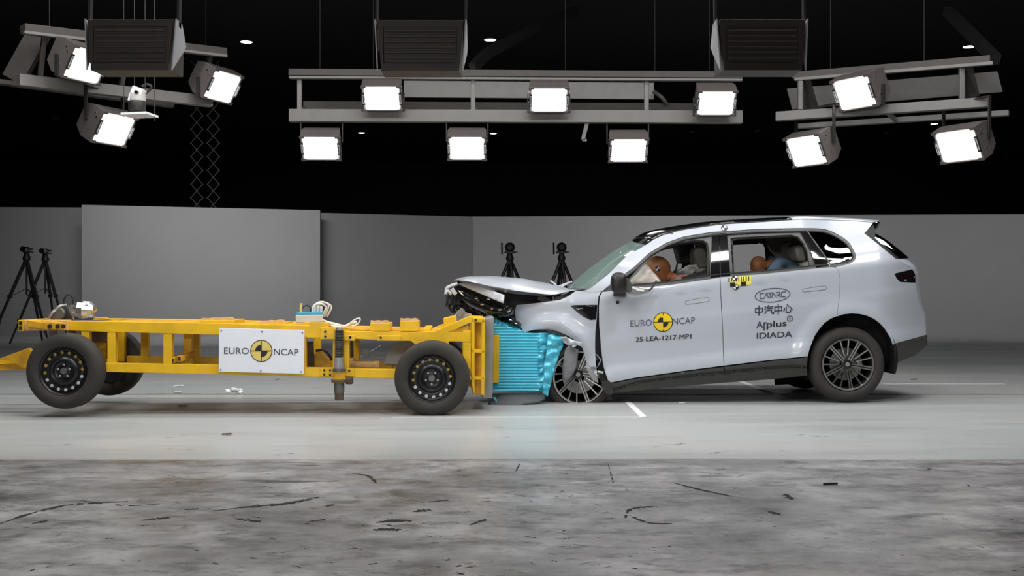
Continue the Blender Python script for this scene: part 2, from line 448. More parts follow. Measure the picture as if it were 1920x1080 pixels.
for pts, wd, br in (([(0, 982), (60, 962), (120, 948), (165, 944), (240, 940)], .016, .2), ([(400, 958), (470, 950), (530, 945), (580, 936), (596, 932)], .020, .1), ([(265, 976), (300, 972), (318, 971)], .018, 0),
                    ([(60, 982), (75, 979), (88, 976)], .014, 0), ([(345, 956), (372, 954)], .014, 0), ([(440, 972), (470, 976), (490, 978)], .018, .1), ([(580, 978), (610, 974)], .010, .2),
                    ([(700, 994), (725, 992), (750, 994)], .030, 0), ([(705, 980), (740, 976), (772, 977)], .024, .05), ([(775, 960), (805, 955)], .022, 0), ([(790, 942), (840, 938)], .014, .1),
                    ([(1262, 905), (1300, 915), (1330, 922), (1375, 931)], .014, .1), ([(1172, 972), (1180, 956), (1205, 951), (1232, 950)], .012, .1), ([(1180, 966), (1215, 980), (1260, 982)], .012, .2),
                    ([(1472, 926), (1480, 932), (1486, 937)], .018, 0), ([(1440, 958), (1465, 966)], .014, 0), ([(660, 888), (690, 892), (705, 905)], .012, .2), ([(880, 985), (915, 972)], .010, .1),
                    ([(150, 938), (230, 948), (300, 945)], .008, .3), ([(610, 950), (625, 946)], .016, 0), ([(1140, 870), (1146, 890), (1150, 905)], .004, .2), ([(966, 886), (975, 868)], .004, .2)):
    smear(pts, wd, 2, br)
for k in range(330):
    x = rs_.uniform(0, 1920); y = rs_.uniform(868, 1075)
    if rs_.random() < .55: x = rs_.gauss(820, 260)
    L_ = rs_.uniform(5, 26); a = rs_.uniform(-5, 5); smear([(x, y), (x + L_ * .5, y + a * .4), (x + L_, y + a)], rs_.uniform(.002, .007), 2 if rs_.random() < .4 else 3, .35)
for x, y in ((318, 820), (345, 816), (420, 817), (430, 815), (318, 842), (355, 843), (520, 853), (1180, 838), (1250, 834), (1270, 833), (1290, 850), (1338, 850), (1345, 849), (1230, 838), (1500, 815), (1530, 818), (1545, 819), (1615, 818), (1468, 845), (125, 834), (545, 850), (950, 820), (1280, 831), (1360, 845)):
    smear([(x - 6, y + rs_.uniform(-1, 1)), (x, y + rs_.uniform(-1, 1)), (x + 7, y + rs_.uniform(-1, 1))], rs_.uniform(.004, .010), 3, .2)
for k in range(9):
    x = rs_.uniform(255, 470); smear([(x, 739), (x + 8, 738.5), (x + 20, 739)], .012, 2, .1)
mk('floor', bm, ['floor_paint', 'floor_scuffed', 'scuff_black', 'scuff_grey'], kind='structure')
# rounded steel nosing along the edge of the painted deck, the black track groove
bm = BM()
for (x0, x1) in [(-9 + i * 1.5, -9 + i * 1.5 + 1.497) for i in range(12)]:
    lathe(bm, [(0.008, x0), (0.008, x1)], (0, EDGE + 0.003, -0.0055), 24, axis='X')
mk('trim_1', bm, 'steel_dark', kind='structure', smooth=True, angle=40)
bm = BM()
for a, b in ((-12, 12),):
    box(bm, (a, 12.05, 0.0005), (b, 12.085, 0.0025))
mk('trim_2', bm, 'groove', kind='structure')
def marking(n, pts):
    bm = BM(); hexa(bm, [(x, y, 0.0005) for x, y in pts], [(x, y, 0.0022) for x, y in pts]); mk(n, bm, 'line_white', kind='structure')
marking('trim_3', [(-1.05, 9.84), (1.19, 9.84), (1.19, 9.88), (-1.05, 9.88)])
marking('trim_4', [(1.13, 9.88), (1.19, 9.84), (1.19, 11.7), (1.13, 11.7)])
marking('trim_5', [(2.78, 13.9), (2.86, 13.9), (2.86, 11.9), (2.78, 11.9)])
marking('trim_6', [(4.45, 13.4), (5.9, 13.4), (5.9, 13.45), (4.45, 13.45)])
# grey partition walls of the studio backdrop
def wall(n, p0, p1, D0, D1, top0, top1, m):
    a = Vector(((p0 - CX) * D0 / F, D0, 0)); b = Vector(((p1 - CX) * D1 / F, D1, 0))
    z0 = CAMZ + (HY - top0) * D0 / F; z1 = CAMZ + (HY - top1) * D1 / F
    bm = BM(); t = Vector((0, 0.12, 0))
    hexa(bm, [a, b, b + Vector((0, 0, z1)), a + Vector((0, 0, z0))], [a + t, b + t, b + t + Vector((0, 0, z1)), a + t + Vector((0, 0, z0))])
    mk(n, bm, m, kind='structure')
wall('wall_left', -500, 160, 27.2, 28.4, 386, 389, 'wall_grey_deep')
wall('wall_back_left', 153, 600, 27.4, 28.4, 384, 394, 'wall_grey')
wall('wall_back_centre', 598, 884, 28.9, 30.6, 399, 406, 'wall_grey_deep')
wall('wall_back_right', 882, 2780, 30.7, 29.6, 406, 398, 'wall_grey')
# the black hall behind and above
bm = BM(); box(bm, (-26, 55, 0), (26, 55.2, 9)); mk('wall_back', bm, 'hall_black', kind='structure')
bm = BM(); box(bm, (-26.2, -3, 0), (-26, 56, 9)); mk('wall_hall_left', bm, 'hall_black', kind='structure')
bm = BM(); box(bm, (26, -3, 0), (26.2, 56, 9)); mk('wall_hall_right', bm, 'hall_black', kind='structure')
CEIL = 7.5
bm = BM(); box(bm, (-26, -3, CEIL), (26, 56, CEIL + .2)); mk('ceiling', bm, 'hall_black', kind='structure')

# ------------------------------------------------------------------ ceiling downlights, lattice hangers, rails
DL = [(462, 77, 'round ceiling downlight right of the hanging lattice pair, alone in the black'),
      (919, 73, 'large round ceiling downlight right of the middle finned lamp back'),
      (1817, 86, 'large round ceiling downlight above the right lighting rig'),
      (678, 248, 'small ceiling downlight between the first and second lower floodlights of the middle rig'),
      (925, 249, 'small ceiling downlight just right of the second lower floodlight of the middle rig'),
      (1297, 247, 'faint small ceiling downlight below the right end of the middle rig'),
      (1419, 245, 'faint small ceiling downlight between the middle rig and the right rig'),
      (1752, 231, 'small ceiling downlight peeking out under the right rig beam near its right lamp'),
      (1662, 249, 'faint small ceiling downlight between the two hanging lamps of the right rig'),
      (104, 221, 'faint small ceiling downlight left of the lowest floodlight of the left rig')]
for px, py, lb in DL:
    D = (CEIL - CAMZ) * F / (HY - py); p = Vector(((px - CX) * D / F, D, CEIL))
    e = empty('ceiling_downlight', p, lb, 'ceiling light', 'round downlights in the black ceiling')
    r = 0.15 if py < 100 else 0.13
    bm = BM(); lathe(bm, [(r, -0.03), (r + .02, -0.03), (r + .02, 0.0), (r, 0.0)], p, 24, axis='Z', closed=True); mk('ring', bm, 'rig_dark', e, smooth=True, angle=40)
    bm = BM(); lathe(bm, [(r, -0.026), (r, -0.012)], p, 24, axis='Z'); mk('diffuser', bm, 'down_light' if 'faint' not in lb else 'lamp_plate', e)
for i, (xa, xb, lb) in enumerate(((358, 380, 'left strand of the two folding lattice hangers behind the backdrop'),
                                  (389, 411, 'right strand of the two folding lattice hangers behind the backdrop'))):
    D = 31.0; a = W(xa, 390, D); b = W(xb, 390, D)
    e = empty('scissor_hanger', ((a.x + b.x) / 2, D, CEIL), lb, 'lattice hanger', 'folding lattice hangers')
    zt = CEIL; zb = 2.2; n = 14; bm1, bm2, bm3 = BM(), BM(), BM(); st = (zt - zb) / n
    for k in range(n):
        z0 = zb + k * st; z1 = z0 + st; m = (z0 + z1) / 2
        beam(bm1, (a.x, D, z0), (b.x, D, z1), 0.010, 0.020)
        beam(bm2, (b.x, D + .02, z0), (a.x, D + .02, z1), 0.010, 0.020)
        for q in ((a.x, z0), (b.x, z0), ((a.x + b.x) / 2, m)): lathe(bm3, [(0.022, -0.015), (0.022, 0.035)], (q[0], D, q[1]), 10)
    mk('front_links', bm1, 'lattice', e); mk('rear_links', bm2, 'lattice', e); mk('pivot_pins', bm3, 'lattice', e)
bm = BM()
P = cr([W(886, 128, 17) + Vector((0, 0, 0)), W(915, 100, 17.6), W(960, 75, 18.6), W(1020, 45, 20), W(1080, 20, 22)], 6)
for a, b in zip(P, P[1:]): beam(bm, a, b, 0.10, 0.16)
tag(mk('curved_ceiling_rail', bm, 'rail_black'), 'dark curved rail under the ceiling above the middle rig', 'rail')
bm = BM(); beam(bm, W(1776, 20, 17), W(1868, 112, 15.5), 0.12, 0.14)
tag(mk('diagonal_ceiling_beam', bm, 'rail_black'), 'dark slanting beam above the right end of the right rig', 'beam')

# ------------------------------------------------------------------ floodlights and their rigs
FL_GROUP = 'floodlights on the three rigs'
TILT = 38
def floodlight(loc, yaw, label, hang, tilt=TILT, light='lamp_light', arm=0.3, name='floodlight', group=FL_GROUP, s=1.0, side=None):
    e = empty(name, loc, label, 'floodlight', group, rot=(R(tilt), 0, R(yaw))); e.scale = (s, s, s)
    hw, hh = 0.30, 0.22
    bm = BM()
    fr = [(-hw, -.17, -hh), (hw, -.17, -hh), (hw, -.17, hh), (-hw, -.17, hh)]
    md = [(-hw, .02, -hh), (hw, .02, -hh), (hw, .02, hh), (-hw, .02, hh)]
    bk = [(-hw * .93, .17, -hh * .62), (hw * .93, .17, -hh * .62), (hw * .93, .17, hh * .80), (-hw * .93, .17, hh * .80)]
    loops = [[bm.verts.new(p) for p in l] for l in (fr, md, bk)]
    inn = [bm.verts.new((x * .93, -.17, z * .91)) for x, y, z in fr]; deep = [bm.verts.new((x * .90, -.13, z * .88)) for x, y, z in fr]
    for A, B in ((loops[0], loops[1]), (loops[1], loops[2]), (inn, loops[0]), (deep, inn)):
        for i in range(4): bm.faces.new((A[i], B[i], B[(i + 1) % 4], A[(i + 1) % 4]))
    bm.faces.new(loops[2]); bm.faces.new(deep)
    bmesh.ops.recalc_face_normals(bm, faces=bm.faces)
    mk('housing', bm, 'lamp_housing' if light == 'lamp_light' else 'lamp_back', e, local=True, bevel=0.008)
    bm = BM()
    n = 9 if light == 'lamp_light' else 11
    for k in range(n):
        z = -hh * .52 + k * (hh * 1.22) / (n - 1)
        box(bm, (-hw * .80, .165, z - .004), (hw * .80, .196, z + .004))
    mk('cooling_fins', bm, 'lamp_housing', e, local=True)
    bm = BM(); box(bm, (-hw * .86, -.166, -hh * .86), (hw * .86, -.152, hh * .84)); mk('lamp_face', bm, light, e, local=True)
    for sx in (-1, 1):
        bm = BM()
        x = sx * hw * .93
        hexa(bm, [(x - .022, -.19, -.10), (x + .022, -.19, -.10), (x + .022, -.19, .10), (x - .022, -.19, .10)],
             [(x - .022, -.165, -.10), (x + .022, -.165, -.10), (x + .022, -.165, .10), (x - .022, -.165, .10)])
        for (z0, z1, xa, xb) in ((-.075, -.068, -.014, .014), (.068, .075, -.014, .014), (-.075, .075, -.014, -.008), (-.075, .075, .008, .014)):
            box(bm, (x + xa, -.196, z0), (x + xb, -.188, z1), 1)
        mk('latch', bm, ['black_plastic', 'white'], e, local=True)
        for cz in (-1, 1):
            bm = BM(); box(bm, (sx * hw * .90 - .04, -.185, cz * hh * .90 - .018), (sx * hw * .90 + .04, -.162, cz * hh * .90 + .018)); mk('corner_clip', bm, 'lamp_housing', e, local=True)
        bm = BM()
        for (yy, zz) in ((-.10, .10), (-.06, .14), (-.06, -.09)): lathe(bm, [(.010, 0), (.010, .008 * sx)], (sx * hw, yy, zz), 10, axis='X')
        mk('bolts', bm, 'chrome', e, local=True)
    t = R(tilt); up = Vector((0, math.sin(t), math.cos(t))) * (1 if hang else -1)
    bm = BM()
    for sx in (-1, 1):
        o = Vector((sx * (hw + .022), 0.02, 0)); beam(bm, o, o + up * arm, 0.016, 0.05, up=(0, 1, 0))
    beam(bm, Vector((-hw - .03, .02, 0)) + up * arm, Vector((hw + .03, .02, 0)) + up * arm, 0.05, 0.016)
    mk('yoke', bm, 'black_plastic', e, local=True)
    return e

def rig_beam(bm, a, b, wd, ht, mi=0): beam(bm, a, b, wd, ht, mi)
# middle rig: parallel to the picture
def member(parent, name, a, b, wd, ht, m, bevel=0.006):
    bm = BM(); beam(bm, a, b, wd, ht); return mk(name, bm, m, parent, bevel=bevel)
DR = 15.0
e = empty('lighting_rig', W(966, 217, DR), 'long grey lighting rig in the middle, carrying six floodlights', 'lighting rig', 'lighting rigs')
a, b = W(543, 217, DR), W(1391, 220, DR)
member(e, 'lower_beam', a, b, 0.12, 0.165, 'rig_grey')
member(e, 'rear_lower_beam', W(570, 199, DR + 1.0), W(1322, 203, DR + 1.0), 0.14, 0.12, 'rig_dark')
member(e, 'upper_beam', W(543, 137, DR), W(1391, 142, DR), 0.16, 0.09, 'rig_dark')
member(e, 'upper_lip', W(543, 145.5, DR - .06), W(1391, 150.5, DR - .06), 0.08, 0.03, 'rig_grey', 0.004)
member(e, 'flat_panel', W(757, 167, DR + 1.1), W(1226, 171, DR + 1.1), 0.03, 0.24, 'rig_grey')
for px in (562, 887, 1212):
    member(e, 'post', W(px, 146, DR - .01), W(px, 208, DR - .01), 0.06, 0.06, 'rig_grey')
    member(e, 'cross_tie', W(px + 6, 205, DR), W(px + 6, 203, DR + 1.0), 0.05, 0.05, 'rig_dark')
for px in (700, 1060, 1228):
    t = W(px, 140, DR + .3); bm = BM(); tube(bm, [t, (t.x, t.y, CEIL)], 0.0035, 6); mk('hanging_rod', bm, 'rail_black', e)
for px in (600, 1330):
    t = W(px, 140, DR + .05); bm = BM(); tube(bm, [t, (t.x, t.y, CEIL)], 0.0035, 6); mk('hanging_rod', bm, 'rail_black', e)
bm = BM(); beam(bm, W(1101, 229, DR), W(1093, 262, DR), 0.03, 0.05); beam(bm, W(1092, 263, DR), W(1100, 263, DR), 0.03, 0.03); mk('hook', bm, 'rig_grey', e)
bm = BM(); tube(bm, cr([W(1226, 172, DR + 1), W(1240, 182, DR + .9), W(1250, 195, DR + .9)], 4), 0.03, 8); mk('cable_conduit', bm, 'rig_dark', e)
order = ('left', 'middle', 'right')
for i, (px, py) in enumerate(((718, 178), (1029, 181), (1340, 187))):
    floodlight(W(px, py - 3, DR - .22), 0, 'lit floodlight standing in the upper row of the middle rig, at its %s' % ('left end' if i == 0 else 'centre' if i == 1 else 'right end'), False, arm=.27, s=.86)
for i, (px, py) in enumerate(((603, 273), (876, 273), (1177, 277))):
    floodlight(W(px, py - 5, DR - .02), (2.5, 0.5, -1)[i], 'lit floodlight hanging under the middle rig, %s of the three in its lower row' % order[i], True, arm=.36, s=.86)
# left rig, turned towards the crash spot
A, B = W(34, 150, 13.5), W(396, 191, 15.15)
e = empty('lighting_rig', (A + B) / 2, 'slanting grey lighting rig at the top left, behind the finned lamp back', 'lighting rig', 'lighting rigs')
dirv = (B - A).normalized(); back = Vector((-dirv.y, dirv.x, 0)).normalized()
member(e, 'lower_beam', A, B, 0.12, 0.14, 'rig_grey')
A2 = W(-30, 150, 14.4); B2 = W(325, 198, 15.6)
member(e, 'rear_lower_beam', A2, B2, 0.14, 0.06, 'rig_dark')
UA, UB = W(42, 54, 13.3), W(420, 99, 15.0)
member(e, 'upper_beam', UA, UB, 0.2, 0.10, 'rig_dark')
member(e, 'upper_lip', UA + Vector((.06, -.1, -.065)), UB + Vector((.06, -.1, -.065)), 0.06, 0.035, 'rig_grey', 0.004)
for t in (.1, .5, .93):
    member(e, 'post', A.lerp(B, t), UA.lerp(UB, t), 0.06, 0.06, 'rig_dark')
bm = BM(); beam(bm, W(25, 150, 13.9), W(75, 60, 13.9), 0.10, 0.26); mk('mounting_plate', bm, 'rig_dark', e)
for t in (.12, .9):
    q = UA.lerp(UB, t); bm = BM(); tube(bm, [q, (q.x, q.y, CEIL)], 0.0035, 6); mk('hanging_rod', bm, 'rail_black', e)
for (px, py, D, hang, lb, s) in ((146, 112, 13.6, False, 'lit floodlight of the left rig partly hidden behind the finned lamp back', 1.0),
                               (402, 153, 15.05, False, 'lit floodlight at the right end of the left rig', 1.0),
                               (198, 232, 14.2, True, 'lit floodlight hanging lowest, under the left rig', 1.0)):
    floodlight(W(px, py, D), 67, lb, hang, tilt=30, arm=.42 if hang else .26, s=s)
# right rig
A, B = W(1456, 219, 15.0), W(1855, 192, 13.8)
e = empty('lighting_rig', (A + B) / 2, 'slanting grey lighting rig at the top right with three floodlights', 'lighting rig', 'lighting rigs')
member(e, 'lower_beam', A, B, 0.12, 0.12, 'rig_grey')
member(e, 'rear_lower_beam', W(1497, 237, 15.9), W(1892, 212, 14.6), 0.10, 0.07, 'rig_grey')
UA, UB = W(1488, 143, 15.0), W(1858, 112, 13.8)
member(e, 'upper_beam', UA, UB, 0.16, 0.09, 'rig_dark')
member(e, 'upper_lip', UA + Vector((0, -.06, -.055)), UB + Vector((0, -.06, -.055)), 0.06, 0.04, 'rig_grey', 0.004)
bm = BM(); hexa(bm, [W(1476, 166, 16.0), W(1870, 134, 14.6), W(1880, 172, 14.7), W(1486, 205, 16.1)], [p + Vector((0, .03, 0)) for p in (W(1476, 166, 16.0), W(1870, 134, 14.6), W(1880, 172, 14.7), W(1486, 205, 16.1))]); mk('flat_panel', bm, 'rig_grey', e)
for px, t, bb in ((1500, 152, 206), (1803, 122, 187)):
    D = 15.0 - (px - 1456) / 400 * 1.2
    member(e, 'post', W(px, t, D), W(px, bb, D), 0.06, 0.06, 'rig_grey')
    bm = BM(); hexa(bm, [W(px + 4, t, D), W(px + 18, t - 2, D + .8), W(px + 32, bb - 8, D + .8), W(px + 4, bb, D)], [q + Vector((.02, 0.01, 0)) for q in (W(px + 4, t, D), W(px + 18, t - 2, D + .8), W(px + 32, bb - 8, D + .8), W(px + 4, bb, D))]); mk('gusset_plate', bm, 'rig_dark', e)
member(e, 'cross_tie', W(1663, 210, 14.4), W(1680, 226, 15.2), 0.05, 0.05, 'rig_grey')
for t in (.2, .68):
    q = UA.lerp(UB, t); bm = BM(); tube(bm, [q, (q.x, q.y, CEIL)], 0.0035, 6); mk('hanging_rod', bm, 'wire', e)
for (px, py, D, hang, lb) in ((1616, 166, 14.3, False, 'lit floodlight standing on the upper side of the right rig'),
                              (1526, 274, 14.78, True, 'lit floodlight hanging under the left end of the right rig'),
                              (1810, 264, 13.93, True, 'lit floodlight hanging under the right end of the right rig')):
    floodlight(W(px, py, D), -57, lb, hang, tilt=27, arm=.50 if hang else .26)
def big_lamp(loc, yaw, label):
    e = empty('big_floodlight', loc, label, 'floodlight', 'big lamps seen from behind', rot=(R(4), 0, R(yaw)))
    hw, hh = .285, .172
    bm = BM()
    F0 = [(-hw * .94, -.20, -hh * .80), (hw * .94, -.20, -hh * .80), (hw * .94, -.20, hh * .95), (-hw * .94, -.20, hh * .95)]
    B0 = [(-hw * .90, .10, -hh), (hw * .90, .10, -hh), (hw, .10, hh), (-hw, .10, hh)]
    B1 = [(-hw * .84, .10, -hh * .68), (hw * .84, .10, -hh * .68), (hw * .86, .10, hh * .72), (-hw * .86, .10, hh * .72)]
    B2 = [(x, .093, z) for x, y, z in B1]
    Ls = [[bm.verts.new(p) for p in l] for l in (F0, B0, B1, B2)]
    for A, B in zip(Ls, Ls[1:]):
        for i in range(4): bm.faces.new((A[i], B[i], B[(i + 1) % 4], A[(i + 1) % 4]))
    bm.faces.new(Ls[0]); bm.faces.new(Ls[3]); bmesh.ops.recalc_face_normals(bm, faces=bm.faces)
    mk('housing', bm, 'lamp_back', e, local=True, bevel=.005)
    for k in range(6):
        z = -hh * .50 + k * hh * 1.06 / 5; bm = BM()
        hexa(bm, [(-hw * .80, .091, z - .009), (hw * .80, .091, z - .009), (hw * .80, .091, z + .009), (-hw * .80, .091, z + .009)],
             [(-hw * .80, .104, z - .002), (hw * .80, .104, z - .002), (hw * .80, .104, z + .003), (-hw * .80, .104, z + .003)]); mk('louvre', bm, 'louvre', e, local=True)
    bm = BM(); box(bm, (-hw * .86, -.206, -hh * .72), (hw * .86, -.198, hh * .86)); mk('lamp_face', bm, 'key_light', e, local=True)
    for sx in (-1, 1):
        bm = BM(); x0 = sx * (hw + .012)
        A = [(x0, .10, hh * 1.02), (x0 * .93, .10, -hh * 1.0), (x0, -.05, -hh * .1), (x0, -.13, hh * .30), (x0, -.03, hh * 1.02)]
        hexa(bm, A, [(x + sx * .008, y, z) for x, y, z in A]); mk('side_plate', bm, 'lamp_plate', e, local=True)
        bm = BM(); beam(bm, (x0, .02, hh * .8), (x0, .02, .60), .016, .05, up=(0, 1, 0)); mk('yoke_arm', bm, 'rail_black', e, local=True)
    bm = BM(); beam(bm, (-hw - .1, .02, .60), (hw + .1, .02, .60), .06, .05); tube(bm, [(0, .02, .6), (0, .3, CEIL - loc.z - .02)], .02, 8); mk('hanger', bm, 'rail_black', e, local=True)
    return e
# three big lamps seen from behind, close to the camera side, lighting the near side of the crash
for px, py, D, yaw, lb in ((253, 92, 7.5, 180, 'dark finned back of a big lamp at the top left, one pale side plate showing'),
                           (790, 93, 7.5, 180, 'dark finned back of a big lamp hanging over the left half of the middle rig'),
                           (1424, 92, 7.5, 180, 'dark finned back of a big lamp hanging over the right end of the middle rig')):
    p = W(px, py, D)
    big_lamp(p, yaw, lb)
# pan-tilt camera on a hanging shelf by the left rig
D = 12.0
e = empty('hanging_camera_shelf', W(262, 212, D), 'small white shelf on thin wires under the left rig', 'shelf')
bm = BM(); hexa(bm, [W(226, 211, D - .2), W(274, 209, D - .2), W(297, 217, D), W(250, 219, D + .0)], [q + Vector((0, 0, -.022)) for q in (W(226, 211, D - .2), W(274, 209, D - .2), W(297, 217, D), W(250, 219, D))]); mk('shelf_plate', bm, 'white', e)
for px, py in ((232, 211), (272, 210), (290, 216), (252, 218)):
    q = W(px, py, D - .05); bm = BM(); tube(bm, [q - Vector((0, 0, .06)), (q.x, q.y, CEIL)], 0.0045, 5); mk('wire', bm, 'wire', e)
e = empty('pan_tilt_camera', W(256, 210, D), 'white pan-tilt camera standing on the hanging wire shelf', 'camera')
bm = BM(); lathe(bm, [(.085, 0), (.09, .01), (.09, .10), (.085, .11)], W(257, 208, D - .08), 24, axis='Z'); mk('base', bm, 'black_plastic', e, smooth=True, angle=40)
bm = BM(); lathe(bm, [(.088, .08), (.09, .09), (.085, .16), (.07, .17)], W(257, 204, D - .08), 24, axis='Z'); mk('turret', bm, 'box_grey', e, smooth=True, angle=40)
bm = BM(); q = W(257, 176, D - .08); beam(bm, q + Vector((-.03, 0, -.10)), q + Vector((.03, 0, .06)), .14, .12); mk('camera_head', bm, 'white', e, bevel=.012)
bm = BM(); q = W(256, 173, D - .16); lathe(bm, [(.018, -.02), (.022, 0), (.022, .05)], q, 20); mk('lens', bm, 'black_gloss', e, smooth=True, angle=40)
bm = BM(); tube(bm, cr([W(266, 162, D), W(276, 158, D), W(284, 164, D), W(272, 176, D)], 5), .014, 8); mk('cable', bm, 'cable_black', e)

# ------------------------------------------------------------------ camera tripods in front of the backdrop
def tripod(px, py_head, py_hub, D, feet, lb, lbc, r=0.028, ball=False):
    hub = W(px, py_hub, D); base = Vector((hub.x, D, 0))
    e = empty('tripod', base, lb, 'tripod', 'camera tripods')
    for (fx, fy) in feet:
        foot = Vector(((fx - CX) * D / F, D + fy, 0.0))
        leg = BM(); top = hub + (foot - hub) * .02
        tube(leg, [top, hub.lerp(foot, .45)], r, 8); tube(leg, [hub.lerp(foot, .42), hub.lerp(foot, .74)], r * .8, 8); tube(leg, [hub.lerp(foot, .72), foot], r * .62, 8)
        lo = mk('leg', leg, 'tripod_black', e)
        bm = BM()
        for t in (.44, .73): tube(bm, [hub.lerp(foot, t - .012), hub.lerp(foot, t + .012)], r * 1.45, 8)
        mk('leg_clamp', bm, 'tripod_black', lo)
    bm = BM(); lathe(bm, [(.02, -.75), (.02, .12)], hub, 10, axis='Z'); mk('centre_column', bm, 'tripod_black', e)
    bm = BM()
    for (fx, fy) in feet:
        foot = Vector(((fx - CX) * D / F, D + fy, 0.0)); tube(bm, [hub + Vector((0, 0, -.62)), hub.lerp(foot, .44)], .008, 6)
    mk('spreader', bm, 'tripod_black', e)
    bm = BM(); lathe(bm, [(.07, -.05), (.085, 0), (.06, .06), (.05, .10)], hub, 14, axis='Z'); beam(bm, hub + Vector((0, 0, .13)), hub + Vector((.16, -.05, .12)), .02, .02)
    mk('head', bm, 'tripod_black', e, smooth=True, angle=40)
    c = W(px, py_head, D); z0 = hub.z + .10
    ce = empty('video_camera', (c.x, D, z0), lbc, 'camera', 'cameras on the tripods')
    bm = BM()
    if ball:
        bmesh.ops.create_uvsphere(bm, u_segments=20, v_segments=12, radius=.105, matrix=Matrix.Translation(c))
        mk('hood', bm, 'tripod_black', ce, smooth=True)
        bm = BM(); box(bm, (c.x - .11, D - .08, z0), (c.x - .045, D + .08, c.z - .09)); box(bm, (c.x + .045, D - .08, z0), (c.x + .11, D + .08, c.z - .09)); box(bm, (c.x - .11, D - .08, c.z - .12), (c.x + .11, D + .08, c.z - .08)); mk('cradle', bm, 'tripod_black', ce, bevel=.01)
        bm = BM(); tube(bm, [(c.x - .16, D, z0 - .02), (c.x - .165, D, c.z + .10)], .02, 6); mk('pan_handle', bm, 'tripod_black', ce)
        bm = BM(); lathe(bm, [(.05, -.105), (.05, -.02)], c, 16); mk('lens', bm, 'rail_black', ce)
    else:
        h = c.z - z0
        box(bm, (c.x - .10, D - .10, z0 + .06), (c.x + .10, D + .10, c.z + h * .35)); box(bm, (c.x - .06, D - .06, z0), (c.x + .06, D + .06, z0 + .07)); mk('body', bm, 'tripod_black', ce, bevel=.02)
        bm = BM(); lathe(bm, [(.06, -.24), (.055, -.10), (.06, .0)], (c.x + .02, D, c.z), 16); mk('lens', bm, 'black_gloss', ce, smooth=True, angle=40)
        bm = BM(); box(bm, (c.x + .07, D - .05, c.z + .02), (c.x + .115, D + .06, c.z + h * .4)); mk('viewfinder', bm, 'tripod_black', ce)
    return e
tripod(50, 468, 484, 23.0, ((-10, -.3), (52, .75), (100, -.2)), 'tall black tripod, leftmost in the picture, standing at the left backdrop', 'black camera on the leftmost tripod', .036)
tripod(85, 471, 486, 24.3, ((30, -.3), (82, .7), (137, -.2)), 'tall black tripod right of the leftmost one, crossing its legs', 'small black camera on the second tripod from the left', .034)
for px, a, b in ((956, 'black tripod behind the buckled bonnet, left of its twin', 'round black camera head on the left tripod behind the bonnet'),
                 (1053, 'black tripod just left of the windscreen foot, right of its twin', 'round black camera head on the right tripod, nearest the windscreen')):
    tripod(px, 464, 484, 23.0, ((px - 66, -.35), (px - 18, .6), (px + 20, -.5), (px + 72, .3)), a, b, .036, True)

# ------------------------------------------------------------------ the barrier trolley
def Dt(px): return 9.80 + 0.05 * (px - 116) / 212.0
LAT = Vector((-0.05, 1, 0)).normalized()
def T(px, py, d=0.0): return W(px, py, Dt(px) + d)
def G(px, py, d=0.0): return W(px, py, Dt(px) + NS) + LAT * (d - NS)
NS = 0.16; FS = NS + 1.06
TRK = 1.5
tl = T(470, 700, 0.75); trolley = empty('barrier_trolley', (tl.x, tl.y, 0), 'yellow steel barrier trolley on four road wheels with a crushed blue block at its front', 'trolley')
def tprism(name, pts, d0, d1, m, parent=None, bevel=0.004, geo=None):
    bm = BM(); a = [(G if (geo if geo is not None else d0 >= FS) else T)(x, y, d0) for x, y in pts]; hexa(bm, a, [p + LAT * (d1 - d0) for p in a]); return mk(name, bm, m, parent or trolley, bevel=bevel)
def trect(name, x0, y0, x1, y1, d0, d1, m, parent=None, bevel=0.004):
    return tprism(name, [(x0, y0), (x1, y0), (x1, y1), (x0, y1)], d0, d1, m, parent, bevel)
NS = 0.16            # near side frame starts this far behind the wheel face
FS = NS + 1.06       # far side frame
# side frames, near then far
for d, nm in ((NS, 'near'), (FS, 'far')):
    o = tprism('top_rail', [(125, 602), (410, 606), (600, 611), (640, 621), (740, 622), (882, 622), (882, 641), (740, 639), (640, 634), (570, 633), (410, 628), (125, 620)], d, d + .09, 'yellow')
    tprism('bottom_rail', [(172, 680), (410, 684), (640, 691), (880, 694), (880, 712), (640, 708), (410, 702), (172, 697)], d, d + .09, 'yellow')
    for (xa, xb) in ((152, 167), (201, 216), (306, 322), (560, 574), (624, 632), (643, 655), (868, 883)):
        trect('post', xa, 619, xb, 692, d + .005, d + .085, 'yellow')
for px in (154, 312, 470, 640, 800):
    trect('cross_member', px - 7, 606 + (px > 500) * 10, px + 7, 622 + (px > 500) * 10, NS + .09, FS, 'yellow')
    trect('cross_member', px - 7, 684, px + 7, 698, NS + .09, FS, 'yellow')
trect('brace_post', 344, 626, 359, 685, NS + .30, NS + .38, 'yellow')
tprism('deck_plate', [(190, 604), (560, 608), (560, 612), (190, 608)], NS + .1, FS, 'yellow_dirty')
tprism('deck_plate', [(640, 616), (830, 621), (830, 625), (640, 620)], NS + .1, FS, 'yellow_dirty')
